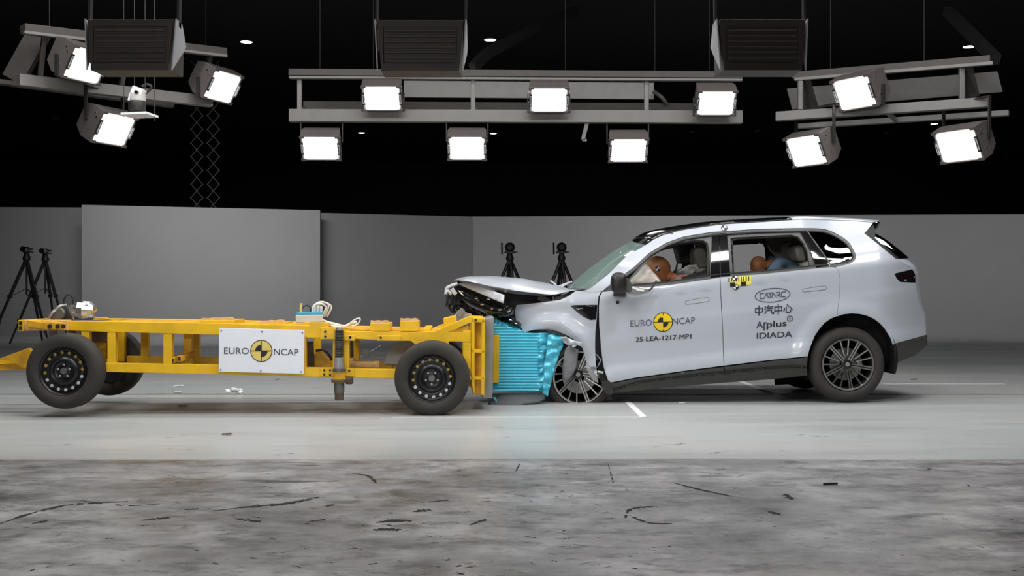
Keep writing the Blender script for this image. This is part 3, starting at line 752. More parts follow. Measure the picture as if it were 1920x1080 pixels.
# tail: bundle of tubes, end block
trect('tail_beam', 44, 600, 127, 620, NS - .04, NS + .06, 'tan_paint')
trect('tail_beam', 40, 600, 127, 616, FS, FS + .09, 'yellow')
for k, px in enumerate((93, 108, 119)):
    bm = BM(); a = T(px - 40, 606, NS - .06); b = T(px, 612, NS - .10)
    beam(bm, a, b, .05, .06); mk('tube_stub', bm, 'yellow_dirty', trolley, bevel=.006)
    bm = BM(); lathe(bm, [(.02, -.004), (.02, .002)], T(px, 612, NS - .105 - .02), 12); mk('bolt_hole', bm, 'seam_dark', trolley)
trect('end_cap', 34, 600, 45, 621, NS - .06, FS, 'yellow_dirty')
for py in (606, 615):
    bm = BM(); p = T(38, py, NS - .064); box(bm, p + Vector((-.012, -.002, -.016)), p + Vector((.014, .01, .016))); mk('tube_end', bm, 'seam_dark', trolley)
tprism('tow_bar', [(-60, 685), (50, 681), (50, 693), (-60, 697)], NS + .40, NS + .50, 'yellow_dirty')
tprism('tow_gusset', [(-6, 674), (52, 653), (60, 660), (60, 690), (40, 690), (20, 676)], NS + .36, NS + .44, 'yellow_dirty')
tprism('tow_bar', [(-60, 675), (60, 672), (60, 681), (-60, 685)], NS + .75, NS + .83, 'yellow')
# small square tubes lying through the frame
for (xa, ya, xb, yb) in ((323, 676, 348, 668), (336, 673, 362, 664)):
    bm = BM(); beam(bm, T(xa, ya, NS + .02), T(xb, yb, NS + .34), .04, .05); mk('cross_tube', bm, 'yellow_dirty', trolley, bevel=.004)
    bm = BM(); beam(bm, T(xa, ya, NS + .012), T(xa, ya, NS + .022), .026, .034); mk('tube_end', bm, 'seam_dark', trolley)
# joint plates with bolts
for (x0, y0, x1, y1, bl) in ((600, 614, 646, 636, ((610, 622), (610, 631), (657, 633))), (600, 689, 632, 706, ((608, 694), (619, 694), (608, 702), (619, 703))),
                         (645, 629, 666, 639, ((657, 632),)), (707, 629, 752, 639, ((714, 633),)), (645, 690, 664, 706, ((655, 695),))):
    o = trect('joint_plate', x0, y0, x1, y1, NS - .012, NS, 'yellow')
    bm = BM()
    for (bx, by) in bl: lathe(bm, [(.010, -.008), (.010, .0)], T(bx, by, NS - .012), 8)
    mk('bolts', bm, 'seam_dark', o)
# painted ballast blocks with bare wooden tops
for (x0, x1, yt, yb, d0, d1) in ((377, 440, 594, 612, NS + .02, NS + .5), (489, 535, 599, 612, NS + .05, NS + .5), (694, 731, 600, 621, NS + .02, NS + .45), (750, 785, 596, 621, NS + .02, NS + .4)):
    o = tprism('ballast_block', [(x0, yt + 6), (x1, yt + 6), (x1, yb), (x0, yb)], d0, d1, 'yellow')
    bm = BM(); n = 5
    pts = []
    for k in range(n + 1): pts += [(x0 + 1 + (x1 - x0 - 2) * k / n, yt + (1.3 if k % 2 else 0) + (0 if x0 > 600 else 1.5 - 2 * k / n))]
    hexa(bm, [T(x, y, d0 + .01) for x, y in pts] + [T(x1 - 1, yt + 6.5, d0 + .01), T(x0 + 1, yt + 6.5, d0 + .01)],
         [T(x, y, d1 - .01) for x, y in pts] + [T(x1 - 1, yt + 6.5, d1 - .01), T(x0 + 1, yt + 6.5, d1 - .01)])
    mk('wooden_top', bm, 'wood', o)
tprism('deck_block', [(524, 609), (580, 604), (582, 613), (524, 613)], NS + .02, NS + .4, 'yellow')
tprism('deck_block', [(581, 605), (615, 605), (615, 617), (581, 617)], NS, NS + .2, 'yellow')
tprism('deck_block', [(831, 598), (855, 592), (857, 608), (833, 614)], NS + .05, NS + .5, 'yellow')
# sign board with lettering and emblem
sb = tprism('sign_board', [(411, 615), (571, 619), (570, 701), (410, 697)], NS - .03, NS - .02, 'panel_white', bevel=.002)
def Sfn(ox, oy, slope):
    return lambda x, y: T(ox + x, oy - y + slope * x, NS - .033)
bm = BM(); text_mesh(bm, 'EURO', Sfn(420, 663.5, .012), 17.2, 0.0, width=46.5); text_mesh(bm, 'NCAP', Sfn(513.5, 665.5, .02), 17.2, 0.0, width=46)
mk('lettering', bm, 'ink', sb, flip=(0, -1, 0))
bm = BM(); emblem(bm, lambda x, y, l: T(x, y, NS - .032 - .0015 * l), 0, 0, 0, 0, 1) if False else emblem(bm, lambda x, y, l: T(490 + x, 658 - y, NS - .032 - .0015 * l), 0, 0, 20.8, 0, 1)
mk('target_emblem', bm, ['emblem_pale', 'sticker_black'], sb, flip=(0, -1, 0))
bm = BM()
for (px, py) in ((415, 620), (491, 622), (567, 624), (414, 693), (489, 695.5), (565, 697)): lathe(bm, [(.007, -.004), (.007, .0)], T(px, py, NS - .03), 10)
mk('screws', bm, 'steel_dark', sb)
# threaded screw jack at mid-frame
jk = BM(); q = T(636, 0, NS - .05)
def zt(py): return T(636, py, NS - .05).z
prof = []
n = 19
for k in range(n):
    z = zt(672) + (zt(620) - zt(672)) * k / (n - 1); prof += [(.031, z - .005), (.042, z), (.042, z + .004), (.031, z + .009)]
lathe(jk, [(.028, prof[0][1] - .01)] + prof + [(.022, prof[-1][1] + .02)], (q.x, q.y, 0), 20, axis='Z')
jack = mk('screw_jack', jk, 'steel_dark', trolley, smooth=True, angle=30)
for nm, prof, m in (('jack_sleeve', [(.044, zt(692)), (.046, zt(690)), (.044, zt(671)), (.038, zt(670))], 'steel'), ('jack_collar', [(.06, zt(697)), (.06, zt(691))], 'steel_dark'),
                  ('jack_socket', [(.060, zt(712)), (.052, zt(700)), (.056, zt(697))], 'yellow_dirty'), ('jack_flange', [(.07, zt(717)), (.072, zt(712)), (.06, zt(710))], 'rust'),
                  ('jack_foot_tube', [(.043, zt(737)), (.046, zt(735)), (.046, zt(717))], 'steel_dark'), ('jack_foot', [(.038, zt(750)), (.040, zt(748)), (.040, zt(736))], 'rust')):
    bm = BM(); lathe(bm, prof, (q.x, q.y, 0), 24, axis='Z'); mk(nm, bm, m, jack, smooth=True, angle=40)
bm = BM(); p = T(655, 714, NS - .02); box(bm, p + Vector((-.03, -.03, -.03)), p + Vector((.03, .05, .03))); mk('jack_bracket', bm, 'rust', jack, bevel=.01)
# second damper, brake pipework, inner plates
bm = BM(); tube(bm, [T(658, 636, NS + .3), T(660, 670, NS + .3)], .018, 10); mk('damper', bm, 'steel_dark', trolley)
bm = BM(); tube(bm, [T(646, 682, NS + .25), T(702, 684, NS + .25)], .032, 12); tube(bm, [T(702, 684, NS + .25), T(712, 684, NS + .25)], .04, 12); mk('pneumatic_cylinder', bm, 'wood', trolley, smooth=True, angle=40)
bm = BM(); hexa(bm, [T(572, 640, NS + .4), T(588, 640, NS + .4), T(590, 690, NS + .4), T(572, 690, NS + .4)], [T(572, 640, NS + .45), T(588, 640, NS + .45), T(590, 690, NS + .45), T(572, 690, NS + .45)]); mk('inner_plate', bm, 'rust', trolley)
tprism('inner_gusset', [(578, 690), (590, 662), (600, 655), (612, 670), (624, 676), (624, 690)], NS + .42, NS + .48, 'yellow_dirty')
bm = BM(); tube(bm, cr([T(592, 658, NS + .38), T(605, 656, NS + .38), T(616, 664, NS + .38), T(622, 676, NS + .38)], 5), .012, 8); mk('brake_hose', bm, 'cable_black', trolley)
bm = BM(); hexa(bm, [T(170, 640, NS + .55), T(200, 640, NS + .55), T(200, 690, NS + .55), T(170, 690, NS + .55)], [T(170, 640, NS + .6), T(200, 640, NS + .6), T(200, 690, NS + .6), T(170, 690, NS + .6)]); mk('inner_plate', bm, 'yellow_dirty', trolley)
tprism('inner_plate', [(170, 622), (203, 622), (203, 642), (170, 642)], NS + .5, NS + .55, 'rust')
bm = BM(); p = T(685, 661, 1.9); box(bm, p + Vector((-.03, 0, -.05)), p + Vector((.03, .05, .03))); 
tube(bm, [p + Vector((-.16, .02, -.11)), p + Vector((-.02, .02, -.03)), p + Vector((.16, .02, .07))], .006, 6); mk('release_latch', bm, 'steel_dark', trolley)
# wheels
def steel_wheel(px, py, r_px, d, squash=0.0):
    c = W(px, py, Dt(px)) + LAT * d; rr = r_px * Dt(px) / F if d < .5 else r_px * (Dt(px)) / F
    far = d > .5; s = -1 if far else 1      # s: +1 outer face towards the camera
    wd = .205
    prof = [(.63, .03), (.66, .012), (.80, 0), (.93, .012), (.985, .035), (1.0, .06), (1.0, .145), (.985, .17), (.93, .193), (.80, .205), (.66, .193), (.63, .175)]
    bm = BM(); lathe(bm, [(r * rr, s * y) for r, y in prof], c, 64, closed=True)
    for k in (.075, .1025, .13):
        pass
    wv = mk('wheel', bm, 'trolley_tyre', trolley, smooth=True, angle=50)
    bm = BM()
    pr = [(.635, .02), (.635, .035), (.60, .045), (.575, .06), (.53, .062), (.51, .05), (.47, .046), (.40, .05), (.36, .030), (.32, .024), (.29, .028), (.25, .05), (.20, .056), (.14, .056), (.10, .05), (.0005, .05)]
    lathe(bm, [(r * rr, s * y) for r, y in pr], c, 64, cap=False)
    lathe(bm, [(.0005, s * .11), (.62 * rr, s * .11), (.635 * rr, s * .18)], c, 64, cap=False)
    rim = mk('rim', bm, 'alloy_dark', wv, smooth=True, angle=35)
    for k in range(16):
        bm = BM(); a = 2 * math.pi * k / 16 + .1; m = 0 if math.sin(a) > -.15 else 1
        cc = c + Vector((math.cos(a) * rr * .495, s * .043, math.sin(a) * rr * .495))
        lathe(bm, [(rr * .046, 0), (rr * .038, s * -.004)], cc, 12, mi=m)
        mk('vent_hole', bm, ['dirty_brass' if not far else 'fender_grey', 'fender_grey'], rim)
    for k in range(5):
        a = R(90 + 72 * k + (0 if px < 400 else 36)); cc = c + Vector((math.cos(a) * rr * .165, s * .05, math.sin(a) * rr * .165))
        bm = BM(); lathe(bm, [(rr * .036, 0), (rr * .036, -s * .014), (rr * .02, -s * .018)], cc, 6); mk('wheel_bolt', bm, 'brake', rim)
    bm = BM(); lathe(bm, [(rr * .095, s * .06), (rr * .095, s * .036), (rr * .08, s * .03)], c, 24); mk('hub_cap', bm, 'steel_dark', rim, smooth=True, angle=40)
    return wv
steel_wheel(116, 696.5, 71.5, 0.0)
steel_wheel(809, 710, 71, 0.0)
steel_wheel(116, 697, 71.5, TRK); steel_wheel(809, 710, 71, TRK)
bm = BM(); tube(bm, [W(116, 696, Dt(116)) + LAT * .1, W(116, 696, Dt(116)) + LAT * (TRK - .1)], .035, 12); mk('rear_axle', bm, 'rust', trolley)
bm = BM(); tube(bm, [W(809, 709, Dt(809)) + LAT * .1, W(809, 709, Dt(809)) + LAT * (TRK - .1)], .035, 12); mk('front_axle', bm, 'rust', trolley)
for px in (98, 134):
    trect('axle_hanger', px - 6, 619, px + 6, 690, NS + .12, NS + .17, 'rust')
# mudguard of the far front wheel
bm = BM()
cc = W(809, 710, Dt(809)) + LAT * TRK; rr = .40
loop0, loop1 = [], []
for k in range(13):
    a = R(178 - k * 7.5); loop0.append(cc + Vector((math.cos(a) * rr, -.36, math.sin(a) * rr))); loop1.append(cc + Vector((math.cos(a) * rr, .02, math.sin(a) * rr)))
va = [bm.verts.new(p) for p in loop0]; vb = [bm.verts.new(p) for p in loop1]
for i in range(12): bm.faces.new((va[i], vb[i], vb[i + 1], va[i + 1]))
mk('mudguard', bm, 'fender_grey', trolley, smooth=True, solid=.006)
tprism('mudguard_skirt', [(718, 682), (727, 662), (737, 646), (752, 640), (792, 638), (780, 648), (767, 664), (758, 684)], TRK - .40, TRK - .385, 'fender_grey')
# front head frame
tprism('head_post', [(884, 597), (890, 597), (890, 742), (884, 720)], NS, NS + .09, 'yellow')
tprism('head_post', [(903, 600), (910, 600), (908, 742), (902, 740)], NS, NS + .09, 'yellow')
tprism('head_post', [(868, 636), (882, 636), (882, 712), (874, 712)], NS + .02, NS + .09, 'yellow')
for (y0, y1) in ((596, 604), (655, 661), (706, 712)):
    tprism('head_shelf', [(884, y0), (910, y0 + 1), (909, y1 + 1), (884, y1)], NS, FS + .1, 'yellow')
trect('head_web', 886, 598, 906, 738, NS + .16, NS + .19, 'yellow_dirty')
tprism('head_skirt', [(878, 712), (906, 712), (904, 741), (892, 738), (878, 722)], NS + .06, NS + .12, 'yellow_dirty')
tprism('head_post', [(884, 597), (908, 600), (908, 740), (884, 720)], FS, FS + .09, 'yellow')
tprism('diagonal_strut', [(808, 624), (880, 593), (887, 594), (887, 603), (880, 606), (832, 626)], NS, NS + .08, 'yellow')
tprism('diagonal_strut', [(808, 622), (880, 592), (887, 593), (887, 601), (880, 603), (832, 622)], FS, FS + .08, 'yellow')
tprism('strut_gusset', [(845, 622), (878, 609), (878, 622)], NS + .02, NS + .05, 'yellow_dirty')
tprism('wheel_hanger', [(770, 639), (842, 639), (842, 648), (828, 650), (822, 644), (798, 644), (790, 650), (784, 650)], NS, NS + .10, 'yellow')
bm = BM(); p = T(896, 602, NS); lathe(bm, [(.012, -.01), (.012, 0)], T(892, 600, NS - .002), 10); mk('bolts', bm, 'seam_dark', trolley)
hp = tprism('head_plate', [(910, 598), (926, 594), (923, 747), (905, 747)], NS + .30, NS + 2.02, 'steel', bevel=.005)
DB0, DB1 = 11.10, 12.15
bm = BM(); hexa(bm, [W(925, 628, DB0 - .05), W(936, 628, DB0 - .05), W(935, 718, DB0 - .05), W(924, 718, DB0 - .05)], [W(925, 628, DB0 + .04), W(936, 628, DB0 + .04), W(935, 718, DB0 + .04), W(924, 718, DB0 + .04)])
mk('mounting_strip', bm, 'yellow', trolley, bevel=.004)
# crushed blue block: ribbed faces, crumpled leading edge
def blue(px, py, D):
    amp = .0065 if px < 1016 else .003
    rib = math.sin((py - 620) / 5.55 * 2 * math.pi) * amp
    cr_ = 0.0
    if px > 1010:
        cr_ = noise.noise(Vector((px * .07, py * .11, 1.3))) * .055
    return W(px, py, D - rib + cr_)
bm = BM()
out = [(924, 607), (950, 612), (976, 618), (986, 624), (1004, 625), (1020, 624), (1034, 625), (1044, 629), (1054, 633), (1059, 641), (1053, 652), (1049, 663), (1043, 676), (1044, 690), (1037, 704), (1035, 718), (1030, 728), (1026, 742), (1016, 737), (1013, 733), (970, 734), (924, 732)]
def bf(px, py):
    D = DB0 + (.0 if px < 1018 else (px - 1018) * .0022)
    return blue(px, py, D)
surf(bm, out, bf, step=1.85 * 1.5)
n0 = len(bm.verts)
# block depth: sweep the outline back
ol = dense(out, 3.0)
fr_ = [bm.verts.new(bf(p.x, p.y)) for p in ol]
bk_ = []
for p in ol:
    v = bf(p.x, p.y); k = noise.noise(Vector((p.x * .05, p.y * .06, 4)))
    bk_.append(bm.verts.new((v.x + .04 * k, DB1 + .06 * k, v.z)))
for i in range(len(ol)):
    bm.faces.new((fr_[i], fr_[(i + 1) % len(ol)], bk_[(i + 1) % len(ol)], bk_[i]))
bmesh.ops.remove_doubles(bm, verts=bm.verts, dist=.0006)
bb = mk('crush_block', bm, 'blue_foil', trolley, smooth=True, flip=(0, -1, 0), angle=50)
bm = BM()
surf(bm, [(928, 599), (938, 602), (948, 606), (976, 613), (976, 620), (960, 616), (924, 609), (924, 602)], lambda x, y: W(x, y, DB0 + .12 + .03 * noise.noise(Vector((x * .2, y * .2, 2)))), step=3)
mk('torn_cladding', bm, 'blue_foil', bb, solid=.05, flip=(0, -1, 0))
bm = BM()
surf(bm, [(1028, 628), (1044, 626), (1056, 633), (1059, 642), (1050, 662), (1043, 682), (1034, 716), (1027, 743), (1017, 738), (1020, 712), (1019, 690), (1024, 664), (1026, 645)],
     lambda x, y: W(x, y, DB0 - .04 + .03 * noise.noise(Vector((x * .05, y * .10, 7))) + abs(((y + 0.35 * (x - 1018)) / 10) % 2 - 1) * .022 + (x - 1018) * .0012), step=2.5)
mk('crumpled_edge', bm, 'blue_foil', bb, solid=.012, flip=(0, -1, 0), smooth=True, angle=35)

# ------------------------------------------------------------------ things lying on the trolley
e = empty('instrument_box', T(586, 605, NS + .3), 'grey instrument box with blue lid and cable loops on the trolley top rail', 'instrument box')
bm = BM(); hexa(bm, [T(554, 591, NS + .1), T(606, 590, NS + .1), T(606, 604, NS + .1), T(555, 605, NS + .1)], [T(554, 591, NS + .45), T(606, 590, NS + .45), T(606, 604, NS + .45), T(555, 605, NS + .45)]); mk('case', bm, 'box_grey', e, bevel=.006)
bm = BM(); hexa(bm, [T(557, 585, NS + .11), T(604, 585, NS + .11), T(604, 591, NS + .11), T(555, 591, NS + .11)], [T(557, 585, NS + .44), T(604, 585, NS + .44), T(604, 591, NS + .44), T(557, 591, NS + .44)]); mk('lid', bm, 'box_blue', e, bevel=.006)
bm = BM(); tube(bm, [T(564, 586, NS + .15), T(564, 573, NS + .15), T(566, 569, NS + .15)], .010, 8); mk('antenna', bm, 'emblem_pale', e)
for k, (x0, x1, y, h) in enumerate(((586, 612, 587, 569), (590, 617, 588, 566), (596, 622, 588, 568), (566, 584, 586, 572))):
    bm = BM(); tube(bm, cr([T(x0, y, NS + .16 + .03 * k), T(x0 + 1, h + 6, NS + .16 + .03 * k), T((x0 + x1) / 2, h, NS + .17 + .03 * k), T(x1 - 2, h + 5, NS + .2 + .03 * k), T(x1 - 2, h + 12, NS + .2 + .03 * k), T(x1 - 9, y + 6, NS + .2 + .03 * k)], 6), .009 if k < 3 else .005, 8); mk('cable', bm, 'cable_white' if k < 3 else 'cable_black', e)
for k, (x0, x1) in enumerate(((588, 592), (594, 598), (600, 604))):
    bm = BM(); p = T((x0 + x1) / 2, 580, NS + .16); lathe(bm, [(.014, -.03), (.014, .02), (.010, .03)], p, 10, axis='Z'); mk('plug', bm, 'box_grey', e)
bm = BM(); tube(bm, cr([T(606, 601, NS + .2), T(615, 605, NS + .15), T(628, 608, NS + .1), T(645, 612, NS + .1), T(658, 607, NS + .12), T(668, 604, NS + .15)], 6), .014, 8)
tube(bm, cr([T(606, 604, NS + .2), T(620, 610, NS + .12), T(640, 615, NS + .05)], 6), .012, 8); tube(bm, cr([T(650, 612, NS + .08), T(664, 600, NS + .1), T(675, 597, NS + .1), T(672, 606, NS + .1), T(660, 612, NS + .08)], 6), .007, 6)
tag(mk('cable_bundle', bm, 'cable_white'), 'pale cables lying along the trolley rail right of the instrument box', 'cable')
e = empty('brake_unit', T(140, 600, NS + .3), 'silver foil-wrapped drum with black pump on the tail of the trolley', 'brake unit')
bm = BM()
def crumple(v):
    k = 1 + .22 * noise.noise(v * 26 + Vector((3, 1, 2))); return v * k
lathe(bm, [(.02, -.095), (.065, -.088), (.082, -.05), (.086, 0), (.082, .05), (.06, .085), (.02, .095)], T(159, 584, NS + .22), 28, axis='X', fn=crumple); mk('foil_drum', bm, 'foil', e, smooth=True, angle=12)
bm = BM(); hexa(bm, [T(101, 580, NS + .18), T(126, 576, NS + .18), T(138, 600, NS + .18), T(101, 602, NS + .18)], [T(101, 580, NS + .45), T(126, 576, NS + .45), T(138, 600, NS + .45), T(101, 602, NS + .45)]); mk('pump_block', bm, 'black_plastic', e, bevel=.012)
bm = BM(); lathe(bm, [(.055, -.03), (.06, -.02), (.06, .02)], T(110, 588, NS + .16), 20); lathe(bm, [(.035, -.02), (.035, .02)], T(98, 592, NS + .16), 16); mk('pulley', bm, 'brake', e, smooth=True, angle=40)
bm = BM(); box(bm, T(96, 602, NS + .15), T(206, 598, NS + .5)); mk('base_plate', bm, 'steel', e)
bm = BM(); hexa(bm, [T(127, 573, NS + .2), T(140, 571, NS + .2), T(146, 594, NS + .2), T(136, 597, NS + .2)], [T(127, 573, NS + .42), T(140, 571, NS + .42), T(146, 594, NS + .42), T(136, 597, NS + .42)]); mk('bracket', bm, 'foil', e)
bm = BM(); tube(bm, cr([T(120, 576, NS + .25), T(121, 560, NS + .25), T(129, 552, NS + .25), T(136, 558, NS + .25), T(137, 572, NS + .25)], 6), .008, 8); mk('hose', bm, 'cable_black', e)
bm = BM(); tube(bm, cr([T(92, 598, NS + .1), T(97, 588, NS + .1), T(104, 582, NS + .12), T(112, 574, NS + .14), T(124, 572, NS + .2)], 6), .012, 8); mk('pipe', bm, 'steel', e)

# ------------------------------------------------------------------ the car
D0 = 11.05; YC = 12.0
car = empty('car', (3.0, YC, 0), 'white five-door SUV, crushed at its front corner, with test lettering on the doors', 'car')
belt = lambda px: 548 - (px - 1120) * 0.128
ptab = smooth_tab([(-130, .40), (-100, .277), (-70, .179), (-45, .1065), (-25, .0563), (-8, .022), (0, .016), (7, .004), (14, 0), (35, .004), (62, .014), (72, .010), (95, .024), (120, .044), (140, .050), (152, .034), (164, .024), (176, .036), (196, .075), (215, .14)], 6)
def sm(t): t = max(0.0, min(1.0, t)); return t * t * (3 - 2 * t)
def inset(px, py):
    v = py - belt(min(px, 1700)); d = ptab(v)
    if px > 1490 and v < 20: d += .09 * sm((px - 1490) / 90) * (20 - v) ** 2 / (35 - v) / 50
    if 1120 < px < 1520: d += .004 * sm((v - 21) / 2.6) * sm((px - 1120) / 30) * sm((1520 - px) / 60) * sm((70 - v) / 40)
    if px < 1110: d += .30 * ((1110 - px) / 160) ** 1.8
    if px > 1640: d += .42 * ((px - 1640) / 96) ** 2.0
    r = math.hypot(px - 1595, py - 674)
    if 60 < r < 140: d -= .032 * sm(1 - abs(r - 88) / 30) * (1 if py < 690 else 0)
    r = math.hypot(px - 1032, py - 690)
    if 50 < r < 130 and py < 690: d -= .045 * sm(1 - abs(r - 82) / 26)
    if px < 1210: d += .012 * noise.noise(Vector((px * .03, py * .035, 5.5))) * sm((1210 - px) / 60)
    return d
def S(px, py, o=0.0): return W(px, py, D0 + inset(px, py) + o)
def mirrored(o, name=None):
    me = o.data.copy(); yc = YC - rootloc(o).y
    for v in me.vertices: v.co.y = 2 * yc - v.co.y
    me.flip_normals()
    q = bpy.data.objects.new(name or o.name.split('.')[0], me); C.objects.link(q); q.parent = o.parent
    for md in o.modifiers:
        n = q.modifiers.new(md.name, md.type)
        if md.type == 'SOLIDIFY': n.thickness = md.thickness; n.offset = md.offset
    return q
def panel_mesh(name, out, holes, step, o, th, mir):
    """panel with true surface normals, a rim and a back"""
    ov, fs = panel2d(out, holes, step); P = []; N = []
    for v in ov:
        p = S(v.x, v.y, o); n = (S(v.x + 1.2, v.y, o) - S(v.x - 1.2, v.y, o)).cross(S(v.x, v.y + 1.2, o) - S(v.x, v.y - 1.2, o)).normalized()
        if n.y > 0: n = -n
        P.append(p); N.append(n)
    if mir:
        P = [Vector((p.x, 2 * YC - p.y, p.z)) for p in P]; N = [Vector((n.x, -n.y, n.z)) for n in N]
    off = rootloc(car); P = [p - off for p in P]; m = len(P)
    V = P + [p - n * th for p, n in zip(P, N)]; FA = []; LN = []; cnt = {}
    for f in fs:
        f = list(f); fn = (P[f[1]] - P[f[0]]).cross(P[f[2]] - P[f[0]])
        if fn.dot(N[f[0]]) < 0: f.reverse()
        FA.append(f); LN += [N[i] for i in f]
        FA.append([i + m for i in reversed(f)]); LN += [-N[i] for i in reversed(f)]
        for i in range(len(f)):
            e = (f[i], f[(i + 1) % len(f)]); cnt[e] = 1
    for (i, j) in list(cnt):
        if (j, i) not in cnt:
            q = [j, i, i + m, j + m]; n = (V[q[1]] - V[q[0]]).cross(V[q[2]] - V[q[0]])
            if n.length > 0: n.normalize()
            FA.append(q); LN += [n] * 4
    me = bpy.data.meshes.new(name); me.from_pydata([tuple(v) for v in V], [], FA)
    me.polygons.foreach_set('use_smooth', [True] * len(me.polygons))
    me.normals_split_custom_set([tuple(n) for n in LN]); return me
def panel(name, out, m='paint', holes=(), step=6.0, o=0.0, solid=.012, gap=.6, parent=None, mirror=True):
    out = shrink(dense(out, step), gap) if gap else out; q = None
    for mir in ((False, True) if mirror else (False,)):
        me = panel_mesh(name, out, holes, step, o, solid, mir); me.materials.append(MATS[m])
        ob = bpy.data.objects.new(name, me); C.objects.link(ob); ob.parent = parent or car
        q = q or ob
    return q
RC = [tuple(p)[:2] for p in cr([(x, y, 0) for x, y in ((1412, 429.6), (1496, 427.5), (1537, 428.5), (1555, 432), (1572, 440), (1590, 452.5), (1601, 469), (1605, 481.7), (1598, 492), (1579, 498), (1558, 500.5))], 4)]
DLO = [(1129, 546), (1152, 527), (1187, 502), (1217, 474), (1250, 454.6), (1283, 443), (1333, 435)] + RC + [(1523, 503.5), (1433, 513), (1350, 519.5), (1258, 532.7), (1175, 541)]
# A pillar, roof rail, C pillar and rear quarter: one pressing
SIDE = [(1093, 546), (1108, 540), (1140, 515), (1175, 480), (1215, 457), (1224, 450), (1245, 440), (1279, 431.5), (1315, 426), (1352, 421), (1433, 416), (1485, 412.5), (1512, 411.3), (1579, 414), (1610, 415), (1637, 417.5), (1630, 427), (1621, 437), (1640, 451), (1683, 485), (1700, 496), (1710, 505), (1677, 513), (1681, 522), (1688, 529), (1716, 530), (1719, 546), (1724, 571), (1733, 590), (1735.5, 615), (1736, 628),
        (1707, 636), (1678, 644), (1675, 646), (1671, 634), (1661, 618), (1650, 606), (1639, 598), (1626, 592), (1612, 588.5), (1597, 587.5), (1582, 589), (1570, 593),
        (1572, 572), (1575, 546), (1575.5, 520), (1572, 507), (1567, 501)] + RC[-4::-1] + [(1333, 435), (1283, 443), (1250, 454.6), (1217, 474), (1187, 502), (1152, 527), (1129, 546), (1110, 548)]
side = panel('quarter_panel', SIDE, gap=0, step=6)
# doors and wing
FD = [(1129, 547), (1175, 541.5), (1258, 533.2), (1350, 520), (1352, 560), (1355, 620), (1357.5, 686), (1300, 693.5), (1239, 702), (1190, 709), (1144, 718), (1139, 712), (1132, 690), (1127, 655), (1123, 610), (1122.5, 575), (1124, 556)]
fdoor = panel('front_door', FD)
RD = [(1350, 519.6), (1433, 513), (1523, 503.5), (1558, 500.5), (1567, 501), (1572, 507), (1575.5, 520), (1575, 546), (1572, 572), (1570, 593), (1558, 598), (1546, 606), (1536, 618), (1528, 630), (1523, 642), (1518, 656), (1515, 668.5), (1440, 676), (1357.5, 686), (1355, 620), (1352, 560)]
rdoor = panel('rear_door', RD)
FEN = [(948, 570), (972, 571.5), (1010, 567.5), (1050, 562), (1064, 556), (1080, 545), (1093, 546), (1110, 548), (1127, 546.5), (1122.5, 556), (1120.5, 575), (1119, 600), (1116.5, 624), (1116, 650), (1117, 676), (1119.5, 700), (1122, 717), (1119.5, 706), (1110, 693), (1099, 680), (1096, 668), (1092.6, 654), (1086, 645), (1079, 639), (1066.7, 631), (1048, 621.7), (1028, 617), (1003.7, 618), (991, 621), (983, 623.5), (978, 616), (972, 607), (965, 597), (957, 589)]
fen = panel('front_wing', FEN, step=5, gap=.3, solid=.008)
# dark gap and body shell behind the panels
panel('body_shell', [(1119, 552), (1350, 524), (1560, 505), (1570, 515), (1568, 590), (1545, 604), (1520, 640), (1512, 690), (1300, 712), (1142, 726), (1128, 700), (1116, 650)], 'seam_dark', o=.045, solid=.02, gap=0, step=14)
# side vent in the wing
v = panel('wing_vent', [(1069, 573), (1080, 572), (1120, 571.5), (1119, 585), (1118, 599), (1107, 600), (1094, 594), (1082, 585)], 'black_gloss', o=-.004, solid=.004, gap=0, step=4)
panel('vent_trim', [(1080, 578), (1092, 577), (1092, 579.2), (1082, 580)], 'chrome', o=-.010, solid=.004, gap=0, step=4, parent=v, mirror=False)
# lower cladding and sills
panel('door_cladding', [(1144, 719), (1190, 710), (1239, 703), (1300, 694.5), (1357.5, 687.5), (1359, 698), (1280, 706.5), (1200, 717), (1150, 733), (1147, 727)], 'cladding', o=.004, step=5)
panel('door_cladding', [(1358, 687.5), (1440, 677), (1515, 669.5), (1513, 688), (1440, 690.5), (1359, 698)], 'cladding', o=.004, step=5)
panel('sill', [(1148, 733), (1200, 718), (1280, 707.5), (1359, 699.5), (1440, 692), (1513, 689), (1514, 704), (1447, 711.5), (1370, 717), (1285, 723.5), (1200, 732), (1147, 737)], 'cladding', o=-.006, step=5, gap=.3, solid=.03)
panel('sill_seam', [(1150, 731), (1200, 716), (1280, 705.8), (1359, 697.6), (1440, 690), (1513, 687.4), (1513, 689.6), (1440, 692.4), (1359, 700), (1280, 708.4), (1200, 718.8), (1150, 734)], 'seam_dark', o=-.020, step=3, gap=0, solid=.012)
